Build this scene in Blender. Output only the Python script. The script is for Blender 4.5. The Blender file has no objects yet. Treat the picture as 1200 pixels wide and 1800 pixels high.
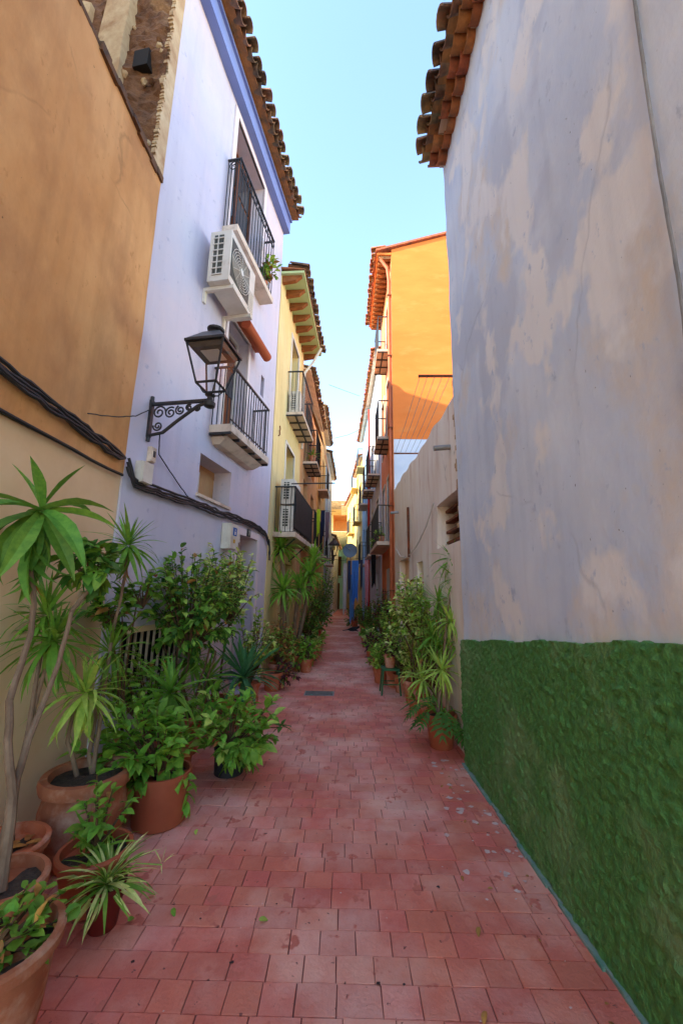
import bpy, math, random
from mathutils import Vector, Matrix, noise
random.seed(7)
R = math.radians
scn = bpy.context.scene
COL = scn.collection
# ------------------------------------------------------------------ camera
FPX = 690.0
CAM = Vector((0, 0, 1.5))
_p, _ro, _ya = R(11.3), R(0.9), R(0.6)
F0 = Vector((-math.sin(_ya)*math.cos(_p), math.cos(_ya)*math.cos(_p), math.sin(_p)))
_r0 = Vector((math.cos(_ya), math.sin(_ya), 0)); _u0 = _r0.cross(F0)
RV = _r0*math.cos(_ro) + _u0*math.sin(_ro); UV = _u0*math.cos(_ro) - _r0*math.sin(_ro)
cd = bpy.data.cameras.new('camera'); cam = bpy.data.objects.new('camera', cd); COL.objects.link(cam)
cd.sensor_fit = 'VERTICAL'; cd.sensor_height = 36; cd.lens = 36*FPX/1800; cd.clip_start = 0.02; cd.clip_end = 500
m = Matrix((RV, UV, -F0)).transposed().to_4x4(); m.translation = CAM
cam.matrix_world = m; scn.camera = cam
scn.cycles.diffuse_bounces = 8; scn.cycles.max_bounces = 14; scn.cycles.transparent_max_bounces = 16
# ------------------------------------------------------------------ light
SUN_EL, SUN_ROT = R(31), R(246)
w = bpy.data.worlds.new('World'); scn.world = w; w.use_nodes = True
nt = w.node_tree; bg = nt.nodes['Background']
sky = nt.nodes.new('ShaderNodeTexSky'); sky.sky_type = 'NISHITA'; sky.sun_disc = False
sky.sun_elevation = SUN_EL; sky.sun_rotation = SUN_ROT; sky.air_density = 1.0; sky.dust_density = 0.0; sky.ozone_density = 3.2
nt.links.new(sky.outputs[0], bg.inputs[0]); bg.inputs[1].default_value = 0.15
sl = bpy.data.lights.new('sun', 'SUN'); sl.energy = 2.4; sl.angle = R(0.5); sl.color = (1, .84, .62)
so = bpy.data.objects.new('sun', sl); COL.objects.link(so)
sd = Vector((math.sin(SUN_ROT)*math.cos(SUN_EL), math.cos(SUN_ROT)*math.cos(SUN_EL), math.sin(SUN_EL)))
so.rotation_euler = sd.to_track_quat('Z', 'Y').to_euler(); so.location = (0, 0, 30)
vs = scn.view_settings; vs.view_transform = 'Standard'; vs.look = 'None'; vs.gamma = 1; vs.exposure = 2.56
try: vs.use_white_balance = True; vs.white_balance_temperature = 7250; vs.white_balance_tint = 8
except Exception: pass
# ------------------------------------------------------------------ pixel helpers
def ray(x, y): return F0 + RV*((x-600)/FPX) - UV*((y-900)/FPX)
def gnd(x, y, z=0.0):
    d = ray(x, y); return CAM + d*((z-CAM.z)/d.z)
def PY(x, y, Y):                       # the point on the pixel's ray at street depth Y
    d = ray(x, y); return CAM + d*(Y/d.y)
# ------------------------------------------------------------------ materials
MATS = {}
def srgb(c):
    return tuple(((v/255)/12.92 if v/255 <= .04045 else ((v/255+.055)/1.055)**2.4) for v in c)
def mat(name, c1, c2=None, rough=.85, scale=3.0, bump=.0, bscale=30, spec=.3, metal=0, c3=None, s3=1.2, t3=(.55, .75), stretch=(1, 1, 1), rnd=.0, transl=0, detail=6, bdist=.01, crack=0, flecks=None, streak=0, c4=None, c5=None):
    """procedural surface: two-tone noise, a third tone in patches (stains), bump, per-piece variation"""
    if name in MATS: return MATS[name]
    M = bpy.data.materials.new(name); M.use_nodes = True; MATS[name] = M
    n = M.node_tree.nodes; L = M.node_tree.links; b = n['Principled BSDF']
    b.inputs['Roughness'].default_value = rough; b.inputs['Metallic'].default_value = metal
    b.inputs['Specular IOR Level'].default_value = spec
    g = n.new('ShaderNodeNewGeometry'); mp = n.new('ShaderNodeMapping'); L.new(g.outputs['Position'], mp.inputs[0]); mp.inputs['Scale'].default_value = stretch
    col = None
    def nz(sc, det=detail):
        t = n.new('ShaderNodeTexNoise'); t.inputs['Scale'].default_value = sc; t.inputs['Detail'].default_value = det; t.inputs['Roughness'].default_value = .62
        L.new(mp.outputs[0], t.inputs[0]); return t.outputs[0]
    def ramp(src, a, bb):
        r = n.new('ShaderNodeMapRange'); r.inputs[1].default_value = a; r.inputs[2].default_value = bb; L.new(src, r.inputs[0]); return r.outputs[0]
    def mix(fac, a, bb, mode='MIX'):
        x = n.new('ShaderNodeMix'); x.data_type = 'RGBA'; x.blend_type = mode
        if isinstance(fac, float): x.inputs[0].default_value = fac
        else: L.new(fac, x.inputs[0])
        for i, v in ((6, a), (7, bb)):
            if isinstance(v, tuple): x.inputs[i].default_value = v + (1,) if len(v) == 3 else v
            else: L.new(v, x.inputs[i])
        return x.outputs[2]
    if c2 is None: c2 = tuple(v*.8 for v in c1)
    col = mix(ramp(nz(scale), .35, .65), tuple(c1), tuple(c2))
    if c3 is not None: col = mix(ramp(nz(s3, 8), *t3), col, tuple(c3))
    for k4, e4 in enumerate((c4, c5)):
        if e4:
            mq = n.new('ShaderNodeMapping'); L.new(g.outputs['Position'], mq.inputs[0]); mq.inputs['Location'].default_value = (3.7+k4*5, 1.3, 2.2); mq.inputs['Scale'].default_value = (1, 1, .75)
            t = n.new('ShaderNodeTexNoise'); t.inputs['Scale'].default_value = e4[1]; t.inputs['Detail'].default_value = 9; L.new(mq.outputs[0], t.inputs[0]); col = mix(ramp(t.outputs[0], e4[2]-.03, e4[2]+.02), col, e4[0])
    if rnd:
        oi = n.new('ShaderNodeObjectInfo'); at = n.new('ShaderNodeAttribute'); at.attribute_name = 'tone'
        ad = n.new('ShaderNodeMath'); ad.operation = 'ADD'; L.new(oi.outputs['Random'], ad.inputs[0]); L.new(at.outputs['Fac'], ad.inputs[1])
        fr = n.new('ShaderNodeMath'); fr.operation = 'FRACT'; L.new(ad.outputs[0], fr.inputs[0])
        hs = n.new('ShaderNodeHueSaturation'); L.new(col, hs.inputs['Color'])
        v = n.new('ShaderNodeMapRange'); v.inputs[3].default_value = 1-rnd; v.inputs[4].default_value = 1+rnd; L.new(fr.outputs[0], v.inputs[0]); L.new(v.outputs[0], hs.inputs['Value'])
        f2 = n.new('ShaderNodeMath'); f2.operation = 'MULTIPLY'; f2.inputs[1].default_value = 7.31; L.new(fr.outputs[0], f2.inputs[0])
        f3 = n.new('ShaderNodeMath'); f3.operation = 'FRACT'; L.new(f2.outputs[0], f3.inputs[0])
        h = n.new('ShaderNodeMapRange'); h.inputs[3].default_value = .5-rnd*.06; h.inputs[4].default_value = .5+rnd*.06; L.new(f3.outputs[0], h.inputs[0]); L.new(h.outputs[0], hs.inputs['Hue'])
        col = hs.outputs[0]
    if crack:
        vo = n.new('ShaderNodeTexVoronoi'); vo.feature = 'DISTANCE_TO_EDGE'; vo.inputs['Scale'].default_value = .55
        ws = n.new('ShaderNodeMix'); ws.data_type = 'VECTOR'; ws.inputs[0].default_value = .22; L.new(g.outputs['Position'], ws.inputs[4])
        t = n.new('ShaderNodeTexNoise'); t.inputs['Scale'].default_value = 2.2; t.inputs['Detail'].default_value = 6; L.new(g.outputs['Position'], t.inputs[0]); L.new(t.outputs[1], ws.inputs[5]); L.new(ws.outputs[1], vo.inputs['Vector'])
        e1 = ramp(vo.outputs['Distance'], .006, .0); e2 = ramp(nz(1.7, 3), .5, .62); mm = n.new('ShaderNodeMath'); mm.operation = 'MULTIPLY'; L.new(e1, mm.inputs[0]); L.new(e2, mm.inputs[1])
        m2 = n.new('ShaderNodeMath'); m2.operation = 'MULTIPLY'; m2.inputs[1].default_value = .7*crack; L.new(mm.outputs[0], m2.inputs[0])
        col = mix(m2.outputs[0], col, tuple(v*.35 for v in c2))
        col = mix(ramp(nz(38, 2), .74, .78), col, tuple(v*.3 for v in c1))
    if streak:
        m3 = n.new('ShaderNodeMapping'); L.new(g.outputs['Position'], m3.inputs[0]); m3.inputs['Scale'].default_value = (5, 5, .35)
        t = n.new('ShaderNodeTexNoise'); t.inputs['Scale'].default_value = 1.6; t.inputs['Detail'].default_value = 7; L.new(m3.outputs[0], t.inputs[0])
        m4 = n.new('ShaderNodeMath'); m4.operation = 'MULTIPLY'; m4.inputs[1].default_value = streak; L.new(ramp(t.outputs[0], .5, .74), m4.inputs[0])
        col = mix(m4.outputs[0], col, tuple(v*.62 for v in c2))
        col = mix(ramp(nz(11, 6), .62, .7), col, tuple(v*.86 for v in c2))
    if flecks:
        for cc, sc, th in flecks: col = mix(ramp(nz(sc, 3), th, th+.03), col, cc)
    L.new(col, b.inputs['Base Color'])
    if bump:
        bp = n.new('ShaderNodeBump'); bp.inputs['Strength'].default_value = bump; bp.inputs['Distance'].default_value = bdist
        L.new(nz(bscale, 5), bp.inputs['Height']); L.new(bp.outputs[0], b.inputs['Normal'])
    if transl:
        tr = n.new('ShaderNodeBsdfTranslucent'); L.new(col, tr.inputs[0]); ms = n.new('ShaderNodeMixShader'); ms.inputs[0].default_value = transl
        L.new(b.outputs[0], ms.inputs[1]); L.new(tr.outputs[0], ms.inputs[2]); L.new(ms.outputs[0], n['Material Output'].inputs[0])
    return M
def S(r, g, b): return srgb((r, g, b))
m_orange = mat('orange_render', S(226,170,112), S(208,148,90), scale=1.6, bump=.7, bscale=10, c3=S(164,112,72), s3=1.3, t3=(.46,.78), stretch=(1,1,.6), crack=.6, streak=.35)
m_cream = mat('cream_render', S(240,208,166), S(230,194,148), scale=1.1, bump=.4, bscale=12, c3=S(214,176,140), s3=.9)
m_coping = mat('weathered_coping', S(120,82,52), S(62,46,36), scale=6, bump=.5, bscale=30)
m_lav = mat('lavender_paint', S(204,199,209), S(193,189,207), scale=1.0, bump=.3, bscale=16, c3=S(214,198,204), s3=.6, t3=(.45,.7), streak=.2)
m_lavtrim = mat('pale_lilac_trim', S(226,214,212), S(214,202,206), scale=2, bump=.15)
m_blue = mat('blue_fascia', S(124,144,200), S(112,132,190), scale=2, bump=.12)
m_rubble = mat('earth_rubble', S(128,86,54), S(92,60,38), scale=7, bump=.9, bscale=16, c3=S(165,125,88), s3=3, bdist=.03)
m_rubplas = mat('old_lime_plaster', S(205,178,140), S(178,142,104), scale=5, bump=.5, bscale=20, c3=S(140,98,64), s3=4)
m_yellow = mat('yellow_paint', S(234,212,154), S(226,200,138), scale=1.3, bump=.2, c3=S(216,196,144), s3=.8, streak=.3)
m_green_soffit = mat('green_soffit', S(188,202,146), S(176,192,134), scale=2, bump=.1)
m_wood = mat('rafter_wood', S(158,96,52), S(124,72,38), scale=9, bump=.3, stretch=(1,1,4))
m_door = mat('door_wood', S(128,72,42), S(96,52,30), scale=8, bump=.25, stretch=(5,5,.6))
m_white = mat('white_paint', S(226,220,208), S(206,200,190), scale=3, bump=.1)
m_slab = mat('concrete_slab', S(224,204,182), S(204,182,160), scale=4, bump=.3, c3=S(140,118,100), s3=3)
m_iron = mat('black_iron', (.018,.019,.022), (.035,.03,.028), rough=.55, scale=20, spec=.4)
m_darkglass = mat('dark_glass', (.02,.024,.03), (.03,.035,.04), rough=.08, spec=.6)
m_acw = mat('ac_casing', S(222,214,200), S(204,194,178), scale=3, rough=.5, c3=S(180,166,148), s3=4)
m_acfin = mat('ac_fins', S(84,84,72), S(58,60,54), scale=12, rough=.6)
m_steel = mat('galvanised_steel', S(150,150,148), S(120,118,114), rough=.5, metal=.6)
m_wallW = mat('weathered_white_wall', S(222,230,238), S(200,213,230), scale=1.6, bump=.5, bscale=11, c3=S(224,214,200), s3=.9, t3=(.52,.64), c4=(S(200,209,222), 1.1, .57), c5=(S(234,234,232), 1.9, .57), stretch=(1,1,.7), bdist=.012, crack=.4, streak=.18)
m_greenst = mat('green_rough_stucco', S(90,152,80), S(68,126,64), scale=30, bump=1.0, bscale=90, c3=S(130,164,112), s3=2.2, t3=(.5,.72), rough=.6, bdist=.012)
m_stain = mat('stained_beige_render', S(242,232,218), S(232,214,194), scale=1.6, bump=.35, bscale=15, c3=S(190,146,112), s3=2.6, t3=(.56,.8), stretch=(2.5,2.5,.35), crack=1)
m_rust = mat('rusty_metal', S(136,76,46), S(92,52,36), scale=9, bump=.4, rough=.8)
m_orangeG = mat('apricot_gable', S(226,124,58), S(216,114,50), scale=1.0, bump=.15, c3=S(220,132,70), s3=1.5, stretch=(1,1,3))
m_orangeF = mat('terracotta_facade', S(222,140,94), S(210,126,82), scale=1.3, bump=.15)
m_pipe = mat('terracotta_pipe', S(190,100,60), S(170,86,50), scale=4, rough=.5)
m_palew = mat('pale_blue_white', S(206,212,222), S(190,200,214), scale=1.5, bump=.15)
m_peach = mat('peach_render', S(222,176,128), S(206,156,108), scale=1.5, bump=.2)
m_ochre = mat('ochre_render', S(232,176,108), S(220,160,92), scale=1.5, bump=.2)
m_grey = mat('grey_white_render', S(196,194,196), S(176,176,182), scale=1.5, bump=.2)
m_mint = mat('mint_render', S(206,230,198), S(192,218,184), scale=1.5, bump=.15)
m_sand = mat('sand_render', S(216,186,118), S(204,170,100), scale=1.5, bump=.15)
m_sky2 = mat('sky_blue_render', S(160,196,228), S(144,182,218), scale=1.5, bump=.15)
m_red = mat('red_pipe', S(190,52,40), S(168,40,32), rough=.5)
m_tile = mat('roof_tile_clay', S(176,108,68), S(138,84,56), scale=9, bump=.5, bscale=40, c3=S(96,78,62), s3=6, t3=(.5,.7), rnd=.28, rough=.9)
m_tileold = mat('roof_tile_weathered', S(150,112,80), S(112,88,66), scale=9, bump=.5, bscale=40, c3=S(74,66,58), s3=6, t3=(.45,.7), rnd=.3, rough=.9)
m_pave = mat('red_paver', S(222,124,102), S(206,106,88), scale=4, bump=.6, bscale=60, c3=S(236,178,160), s3=.9, t3=(.44,.64), rnd=.08, rough=.6, spec=.4, flecks=[(S(204,110,92), 6, .62), (S(120,66,58), 24, .68), (S(236,210,200), 30, .735)])
m_joint = mat('paver_joint', S(128,78,68), S(104,64,58), scale=8, bump=.3)
m_terra = mat('terracotta_pot', S(200,112,74), S(182,96,62), scale=5, bump=.2, c3=S(220,180,156), s3=4, t3=(.5,.72), rough=.75)
m_terraold = mat('old_terracotta', S(176,108,74), S(150,88,60), scale=6, bump=.35, c3=S(200,160,132), s3=5, t3=(.5,.7), rough=.85)
m_plasticred = mat('dark_red_pot', S(120,36,30), S(100,28,24), rough=.45)
m_brownpot = mat('brown_plastic_pot', S(180,96,66), S(164,84,56), rough=.5, scale=3)
m_blackpot = mat('black_plastic_pot', (.018,.018,.02), (.03,.03,.03), rough=.45)
m_soil = mat('potting_soil', (.09,.062,.042), (.05,.034,.024), scale=40, bump=.9, bscale=60, bdist=.02)
m_bark = mat('pale_stem_bark', S(146,120,96), S(112,88,68), scale=14, bump=.4, stretch=(1,1,.4))
m_twig = mat('brown_twig', S(112,82,56), S(84,60,42), scale=14)
m_cable = mat('black_cable', (.02,.02,.022), (.035,.033,.032), rough=.6)
m_canvas = mat('beige_canvas', S(226,196,150), S(206,174,128), scale=3, bump=.1, transl=.2)
def leafm(name, a, b, tr=.33, rnd=.25): return mat(name, tuple(min(.9, v*1.22) for v in a), tuple(min(.9, v*1.22) for v in b), rough=.55, scale=25, spec=.3, rnd=rnd, transl=tr)
lf_dark = leafm('leaf_deep_green', S(76,120,46), S(54,98,38))
lf_mid = leafm('leaf_mid_green', S(120,160,58), S(92,138,48))
lf_fresh = leafm('leaf_fresh_green', S(130,174,62), S(102,152,52))
lf_yel = leafm('leaf_yellow_green', S(176,200,92), S(140,176,74))
lf_var = leafm('leaf_variegated_cream', S(226,224,150), S(170,192,100))
lf_purple = leafm('leaf_purple', S(104,56,62), S(78,40,50))
lf_dry = leafm('leaf_dry', S(176,124,62), S(140,92,48), .1)
lf_blue = leafm('leaf_strap_green', S(78,134,82), S(58,110,66))
fl_pink = leafm('petal_pink', S(214,92,150), S(196,70,130), .3, .1)
fl_lilac = leafm('petal_lilac', S(158,150,216), S(136,128,204), .3, .1)
fl_red = leafm('petal_red', S(206,44,44), S(180,30,36), .2, .1)
# ------------------------------------------------------------------ mesh builder
class MB:
    def __init__(s): s.v = []; s.f = []; s.t = []
    def add(s, vs_, fs, tone=0.0):
        o = len(s.v); s.v += [Vector(q) for q in vs_]
        for f in fs: s.f.append(tuple(i+o for i in f)); s.t.append(tone)
    def hexa(s, c, tone=0.0):      # 8 corners: bottom 4 ccw, top 4 ccw
        s.add(c, [(3,2,1,0),(4,5,6,7),(0,1,5,4),(1,2,6,5),(2,3,7,6),(3,0,4,7)], tone)
    def box(s, x0, x1, y0, y1, z0, z1, tone=0.0):
        s.hexa([(x0,y0,z0),(x1,y0,z0),(x1,y1,z0),(x0,y1,z0),(x0,y0,z1),(x1,y0,z1),(x1,y1,z1),(x0,y1,z1)], tone)
    def tube(s, pts, rad, n=8, cap=True):
        pts = [Vector(p) for p in pts]; k = len(pts)
        if not isinstance(rad, (list, tuple)): rad = [rad]*k
        o = len(s.v); prev = None
        for i, p in enumerate(pts):
            d = (pts[min(i+1, k-1)] - pts[max(i-1, 0)])
            d = d.normalized() if d.length > 1e-9 else Vector((0,0,1))
            if prev is None:
                a = d.orthogonal().normalized()
            else:
                a = (prev - d*prev.dot(d)); a = a.normalized() if a.length > 1e-6 else d.orthogonal().normalized()
            prev = a; b = d.cross(a)
            for j in range(n):
                t = 2*math.pi*j/n; s.v.append(p + (a*math.cos(t)+b*math.sin(t))*rad[i])
        for i in range(k-1):
            for j in range(n):
                q = (j+1) % n; s.f.append((o+i*n+j, o+i*n+q, o+(i+1)*n+q, o+(i+1)*n+j)); s.t.append(0)
        if cap:
            s.f.append(tuple(o+j for j in reversed(range(n)))); s.f.append(tuple(o+(k-1)*n+j for j in range(n))); s.t += [0, 0]
    def lathe(s, prof, c, n=28):
        c = Vector(c); o = len(s.v)
        for (r, z) in prof:
            for j in range(n):
                t = 2*math.pi*j/n; s.v.append(c + Vector((r*math.cos(t), r*math.sin(t), z)))
        for i in range(len(prof)-1):
            for j in range(n):
                q = (j+1) % n; s.f.append((o+i*n+j, o+i*n+q, o+(i+1)*n+q, o+(i+1)*n+j)); s.t.append(0)
        s.f.append(tuple(o+j for j in reversed(range(n)))); s.f.append(tuple(o+(len(prof)-1)*n+j for j in range(n))); s.t += [0, 0]
    def mesh(s, name, mt, org=Vector((0,0,0)), smooth=False):
        me = bpy.data.meshes.new(name); me.from_pydata([tuple(v-org) for v in s.v], [], s.f)
        if mt: me.materials.append(mt)
        if any(s.t):
            a = me.attributes.new('tone', 'FLOAT', 'FACE'); a.data.foreach_set('value', s.t)
        if smooth:
            me.polygons.foreach_set('use_smooth', [True]*len(me.polygons))
            try: me.set_sharp_from_angle(angle=R(40))
            except Exception: pass
        me.update(); return me
def link(name, me, parent=None):
    o = bpy.data.objects.new(name, me); COL.objects.link(o)
    if parent: o.parent = parent
    return o
def wpos(o):
    p = Vector(o.location)
    while o.parent: o = o.parent; p = p + Vector(o.location)
    return p
def part(name, mb, mt, parent, smooth=False, label=None, stuff=False):
    org = wpos(parent) if parent else Vector((0,0,0))
    o = link(name, mb.mesh(name, mt, org, smooth), parent)
    if label: o['label'] = label
    if stuff: o['kind'] = 'stuff'
    return o
def thing(name, label, cat, loc, group=None):
    o = link(name, None); o.location = loc; o.empty_display_size = .1
    o['label'] = label; o['category'] = cat
    if group: o['group'] = group
    return o
def solo(name, mb, mt, label, cat, loc, smooth=False, group=None):
    loc = Vector(loc); o = link(name, mb.mesh(name, mt, loc, smooth)); o.location = loc
    o['label'] = label; o['category'] = cat
    if group: o['group'] = group
    return o
def struct(name, mb, mt):
    o = link(name, mb.mesh(name, mt)); o['kind'] = 'structure'; return o
def inst(name, me, parent, M4):        # shared-mesh piece placed by a world matrix
    o = link(name, me, parent); M4 = M4.copy(); M4.translation = M4.translation - (wpos(parent) if parent else Vector((0,0,0))); o.matrix_local = M4; return o
# ------------------------------------------------------------------ facade frames
class Fr:
    def __init__(s, x, y, a, side):    # side -1: left of the street, +1: right; o grows towards the street
        s.o = Vector((x, y, 0)); s.a = R(a); s.d = Vector((math.sin(s.a), math.cos(s.a), 0))
        s.n = Vector((math.cos(s.a), -math.sin(s.a), 0))*(1 if side < 0 else -1); s.side = side
    def p(s, u, o, z): return s.o + s.d*u + s.n*o + Vector((0,0,z))
    def px(s, x, y, o=0.0):            # pixel -> (u, z) on the plane o in front of the facade
        d = ray(x, y); q = s.o + s.n*o; t = (q-CAM).dot(s.n)/d.dot(s.n); w_ = CAM + d*t
        return (w_-q).dot(s.d), w_.z
    def box(s, mb, u0, u1, o0, o1, z0, z1, tone=0.0):
        c = [s.p(u0,o0,z0), s.p(u1,o0,z0), s.p(u1,o1,z0), s.p(u0,o1,z0), s.p(u0,o0,z1), s.p(u1,o0,z1), s.p(u1,o1,z1), s.p(u0,o1,z1)]
        if s.side < 0: c = [c[i] for i in (0,3,2,1,4,7,6,5)]
        mb.hexa(c, tone)
    def bx(s, *a):
        mb = MB(); s.box(mb, *a); return mb
def nz(p, sc, seed=0): return noise.noise(Vector((p.x*sc+seed, p.y*sc, p.z*sc)))
def wall(fr, u0, u1, z0, z1, holes=(), step=.25, amp=.008, back=3.0, depth=.22, top=None, zsplit=None, rough=0.0):
    """a solid wall block whose street face has real openings with reveals"""
    us = {u0, u1}; zs = {z0, z1}
    for h in holes: us |= {h[0], h[1]}; zs |= {h[2], h[3]}
    def fill(a):
        a = sorted(a); r = []
        for i in range(len(a)-1):
            k = max(1, int(math.ceil((a[i+1]-a[i])/step)))
            r += [a[i]+(a[i+1]-a[i])*j/k for j in range(k)]
        return r+[a[-1]]
    us = fill(us); zs = fill(zs); mb = MB(); nu, nz_ = len(us), len(zs)
    def zz(u, z):
        if top and z > (zsplit or z0): return zsplit + (z-zsplit)*(top(u)-zsplit)/(z1-zsplit)
        return z
    def vert(u, z):
        q = fr.p(u, 0, zz(u, z)); o = amp*(nz(q, .9)+.6*nz(q, 2.7, 9)) + rough*nz(q, 9, 4)
        return fr.p(u, o, zz(u, z))
    V = [[vert(u, z) for z in zs] for u in us]
    mb.v = [v for c in V for v in c]
    def inside(u, z): return any(h[0] < u < h[1] and h[2] < z < h[3] for h in holes)
    flip = fr.side > 0
    def q4(a, b, c, d): mb.f.append((a,b,c,d) if not flip else (d,c,b,a)); mb.t.append(0)
    for i in range(nu-1):
        for j in range(nz_-1):
            if not inside((us[i]+us[i+1])/2, (zs[j]+zs[j+1])/2): q4(i*nz_+j, i*nz_+j+1, (i+1)*nz_+j+1, (i+1)*nz_+j)
    for h in holes:                    # reveals
        d = h[4] if len(h) > 4 else depth
        ii = [i for i in range(nu) if h[0]-1e-6 <= us[i] <= h[1]+1e-6]; jj = [j for j in range(nz_) if h[2]-1e-6 <= zs[j] <= h[3]+1e-6]
        ring = [(i, jj[0]) for i in ii] + [(ii[-1], j) for j in jj[1:]] + [(i, jj[-1]) for i in reversed(ii[:-1])] + [(ii[0], j) for j in reversed(jj[1:-1])]
        o = len(mb.v); k = len(ring)
        for (i, j) in ring: mb.v.append(V[i][j] - fr.n*d)
        for a in range(k):
            b = (a+1) % k; (i, j), (i2, j2) = ring[a], ring[b]
            q4(i*nz_+j, i2*nz_+j2, o+b, o+a)
    o = len(mb.v)                      # back and sides
    edge = [(i, nz_-1) for i in range(nu)]
    for (i, j) in edge: mb.v.append(V[i][j] - fr.n*back)
    for a in range(nu-1): q4(a*nz_+nz_-1, o+a, o+a+1, (a+1)*nz_+nz_-1)
    for i in (0, nu-1):
        o2 = len(mb.v)
        for j in range(nz_): mb.v.append(V[i][j] - fr.n*back)
        for j in range(nz_-1):
            t = (i*nz_+j, o2+j, o2+j+1, i*nz_+j+1)
            q4(*(t if i == 0 else t[::-1]))
    return mb
# roof tiles (half-barrel, tapered), shared meshes
def tile_mesh(name, L=.40, r0=.085, r1=.07, th=.014, seg=7, mt=None):
    mb = MB(); N = seg+1; rings = []
    for y, r in ((0, r0), (L, r1)):
        for rr in (r, r-th):
            rings.append([Vector((rr*math.cos(math.pi*j/seg), y, rr*math.sin(math.pi*j/seg))) for j in range(N)])
    for q in rings: mb.v += q
    def rg(k, j): return k*N+j
    for j in range(seg):
        for a, b in ((0,2),(3,1)): mb.f.append((rg(a,j+1), rg(a,j), rg(b,j), rg(b,j+1)))
        mb.f.append((rg(0,j), rg(0,j+1), rg(1,j+1), rg(1,j))); mb.f.append((rg(2,j+1), rg(2,j), rg(3,j), rg(3,j+1)))
    for j in (0, seg): mb.f.append((rg(0,j), rg(1,j), rg(3,j), rg(2,j)))
    mb.t = [0]*len(mb.f); return mb.mesh(name, mt, smooth=True)
TILE = {k: tile_mesh('roof_tile', mt=v) for k, v in (('new', m_tile), ('old', m_tileold))}
def tile_row(fr, u0, u1, o_edge, z, pitch, roof, me, slope=.3, pan=True, jit=.022, sc=1.0):
    """a row of eave tiles whose lower ends stand at o_edge; cover tiles arch up, pans lie between them"""
    k = int((u1-u0)/pitch); back = -fr.n*math.cos(slope) + Vector((0,0,math.sin(slope)))
    for i in range(k+1):
        for cover in ((True, False) if pan else (True,)):
            u = u0 + (i + (0 if cover else .5))*pitch + random.uniform(-jit, jit)
            if u > u1: continue
            y = (back + fr.d*random.uniform(-.1,.1)).normalized(); zax = (Vector((0,0,1)) - y*y.z).normalized()
            if not cover: zax = -zax
            x = y.cross(zax); M4 = Matrix((x, y, zax)).transposed().to_4x4() @ Matrix.Scale(sc, 4)
            M4.translation = fr.p(u, o_edge + (0 if cover else -.05) + random.uniform(-.02,.02), z + (.035*sc if cover else .075*sc) + random.uniform(-.012,.012))
            inst('roof_tile', me, roof, M4)
# ------------------------------------------------------------------ foliage builders
def orient(p, d, up=Vector((0,0,1)), roll=0, sc=1.0):
    y = d.normalized(); z = up - y*up.dot(y)
    z = z.normalized() if z.length > 1e-4 else y.orthogonal().normalized()
    x = y.cross(z); M4 = (Matrix((x, y, z)).transposed().to_4x4() @ Matrix.Rotation(roll, 4, 'Y')) @ Matrix.Scale(sc, 4)
    M4.translation = p; return M4
def blade(name, width, droop, mt, seg=6, fold=.25, tip=.15, wmax=.4):
    mb = MB(); ang = 0.0; p = Vector((0,0,0)); rows = []
    for i in range(seg+1):
        t = i/seg; wd = width*(min(1, .45+t/wmax*.55) if t < wmax else max(tip*(1-t)/(1-wmax), 1-((t-wmax)/(1-wmax))**1.6))*.5
        if i == seg: wd = .001
        nrm = Vector((0, math.sin(ang), math.cos(ang)))
        rows.append((p - Vector((wd,0,0)) + nrm*wd*fold, p.copy(), p + Vector((wd,0,0)) + nrm*wd*fold))
        ang += droop/seg; p = p + Vector((0, math.cos(ang), -math.sin(ang)))/seg
    for r_ in rows: mb.v += r_
    for i in range(seg):
        for k in (0, 1): mb.f.append((i*3+k, i*3+k+1, i*3+k+4, i*3+k+3)); mb.t.append(0)
    return mb, mb.mesh(name, mt, smooth=True)
LEAFM = {}
def blades(key, width, mt, fold=.25, wmax=.4):
    if key not in LEAFM: LEAFM[key] = [blade('leaf', width, dr, mt, fold=fold, wmax=wmax) for dr in (.25, .8, 1.5)]
    return LEAFM[key]
def put(mb, tmpl, M4, tone):
    o = len(mb.v); mb.v += [M4 @ v for v in tmpl.v]
    for f in tmpl.f: mb.f.append(tuple(i+o for i in f)); mb.t.append(tone)
class Foliage:
    """collects leaves of one plant: the first `cap` become leaf objects, the rest one joined part"""
    def __init__(s, parent, cap): s.parent = parent; s.cap = cap; s.n = 0; s.j = {}
    def leaf(s, tm, M4):
        if s.n < s.cap: inst('leaf', tm[1], s.parent, M4); s.n += 1
        else:
            k = tm[1].materials[0]
            s.j.setdefault(k.name, (k, MB()))[1]; put(s.j[k.name][1], tm[0], M4, random.random())
    def done(s):
        for k, (mt, mb) in s.j.items(): part('foliage', mb, mt, s.parent, True, stuff=True)
def rosette(fo, c, n, length, tm, axis=Vector((0,0,1)), lo=-.5, hi=1.4, upbias=1.0):
    axis = axis.normalized(); a0 = random.uniform(0, 6.28); ax = axis.orthogonal().normalized(); ay = axis.cross(ax)
    for i in range(n):
        t = (i+.5)/n; el = hi + (lo-hi)*t**upbias + random.uniform(-.14,.14); az = a0 + i*2.39996 + random.uniform(-.2,.2)
        d = (ax*math.cos(az)+ay*math.sin(az))*math.cos(el) + axis*math.sin(el)
        k = 0 if el > .7 else (1 if random.random() < .7 else 2)
        fo.leaf(tm[k], orient(c + axis*(.06*(1-t)*length) + d*.01, d, roll=random.uniform(-.5,.5), sc=length*random.uniform(.75,1.1)*(.75 if t < .12 else 1)))
def stem_path(a, b, bow=.08, k=7):
    a = Vector(a); b = Vector(b); off = Vector((random.uniform(-1,1), random.uniform(-1,1), 0))*bow
    return [a.lerp(b, i/k) + off*math.sin(math.pi*i/k) + Vector((random.uniform(-1,1), random.uniform(-1,1), 0))*bow*.12 for i in range(k+1)]
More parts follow.
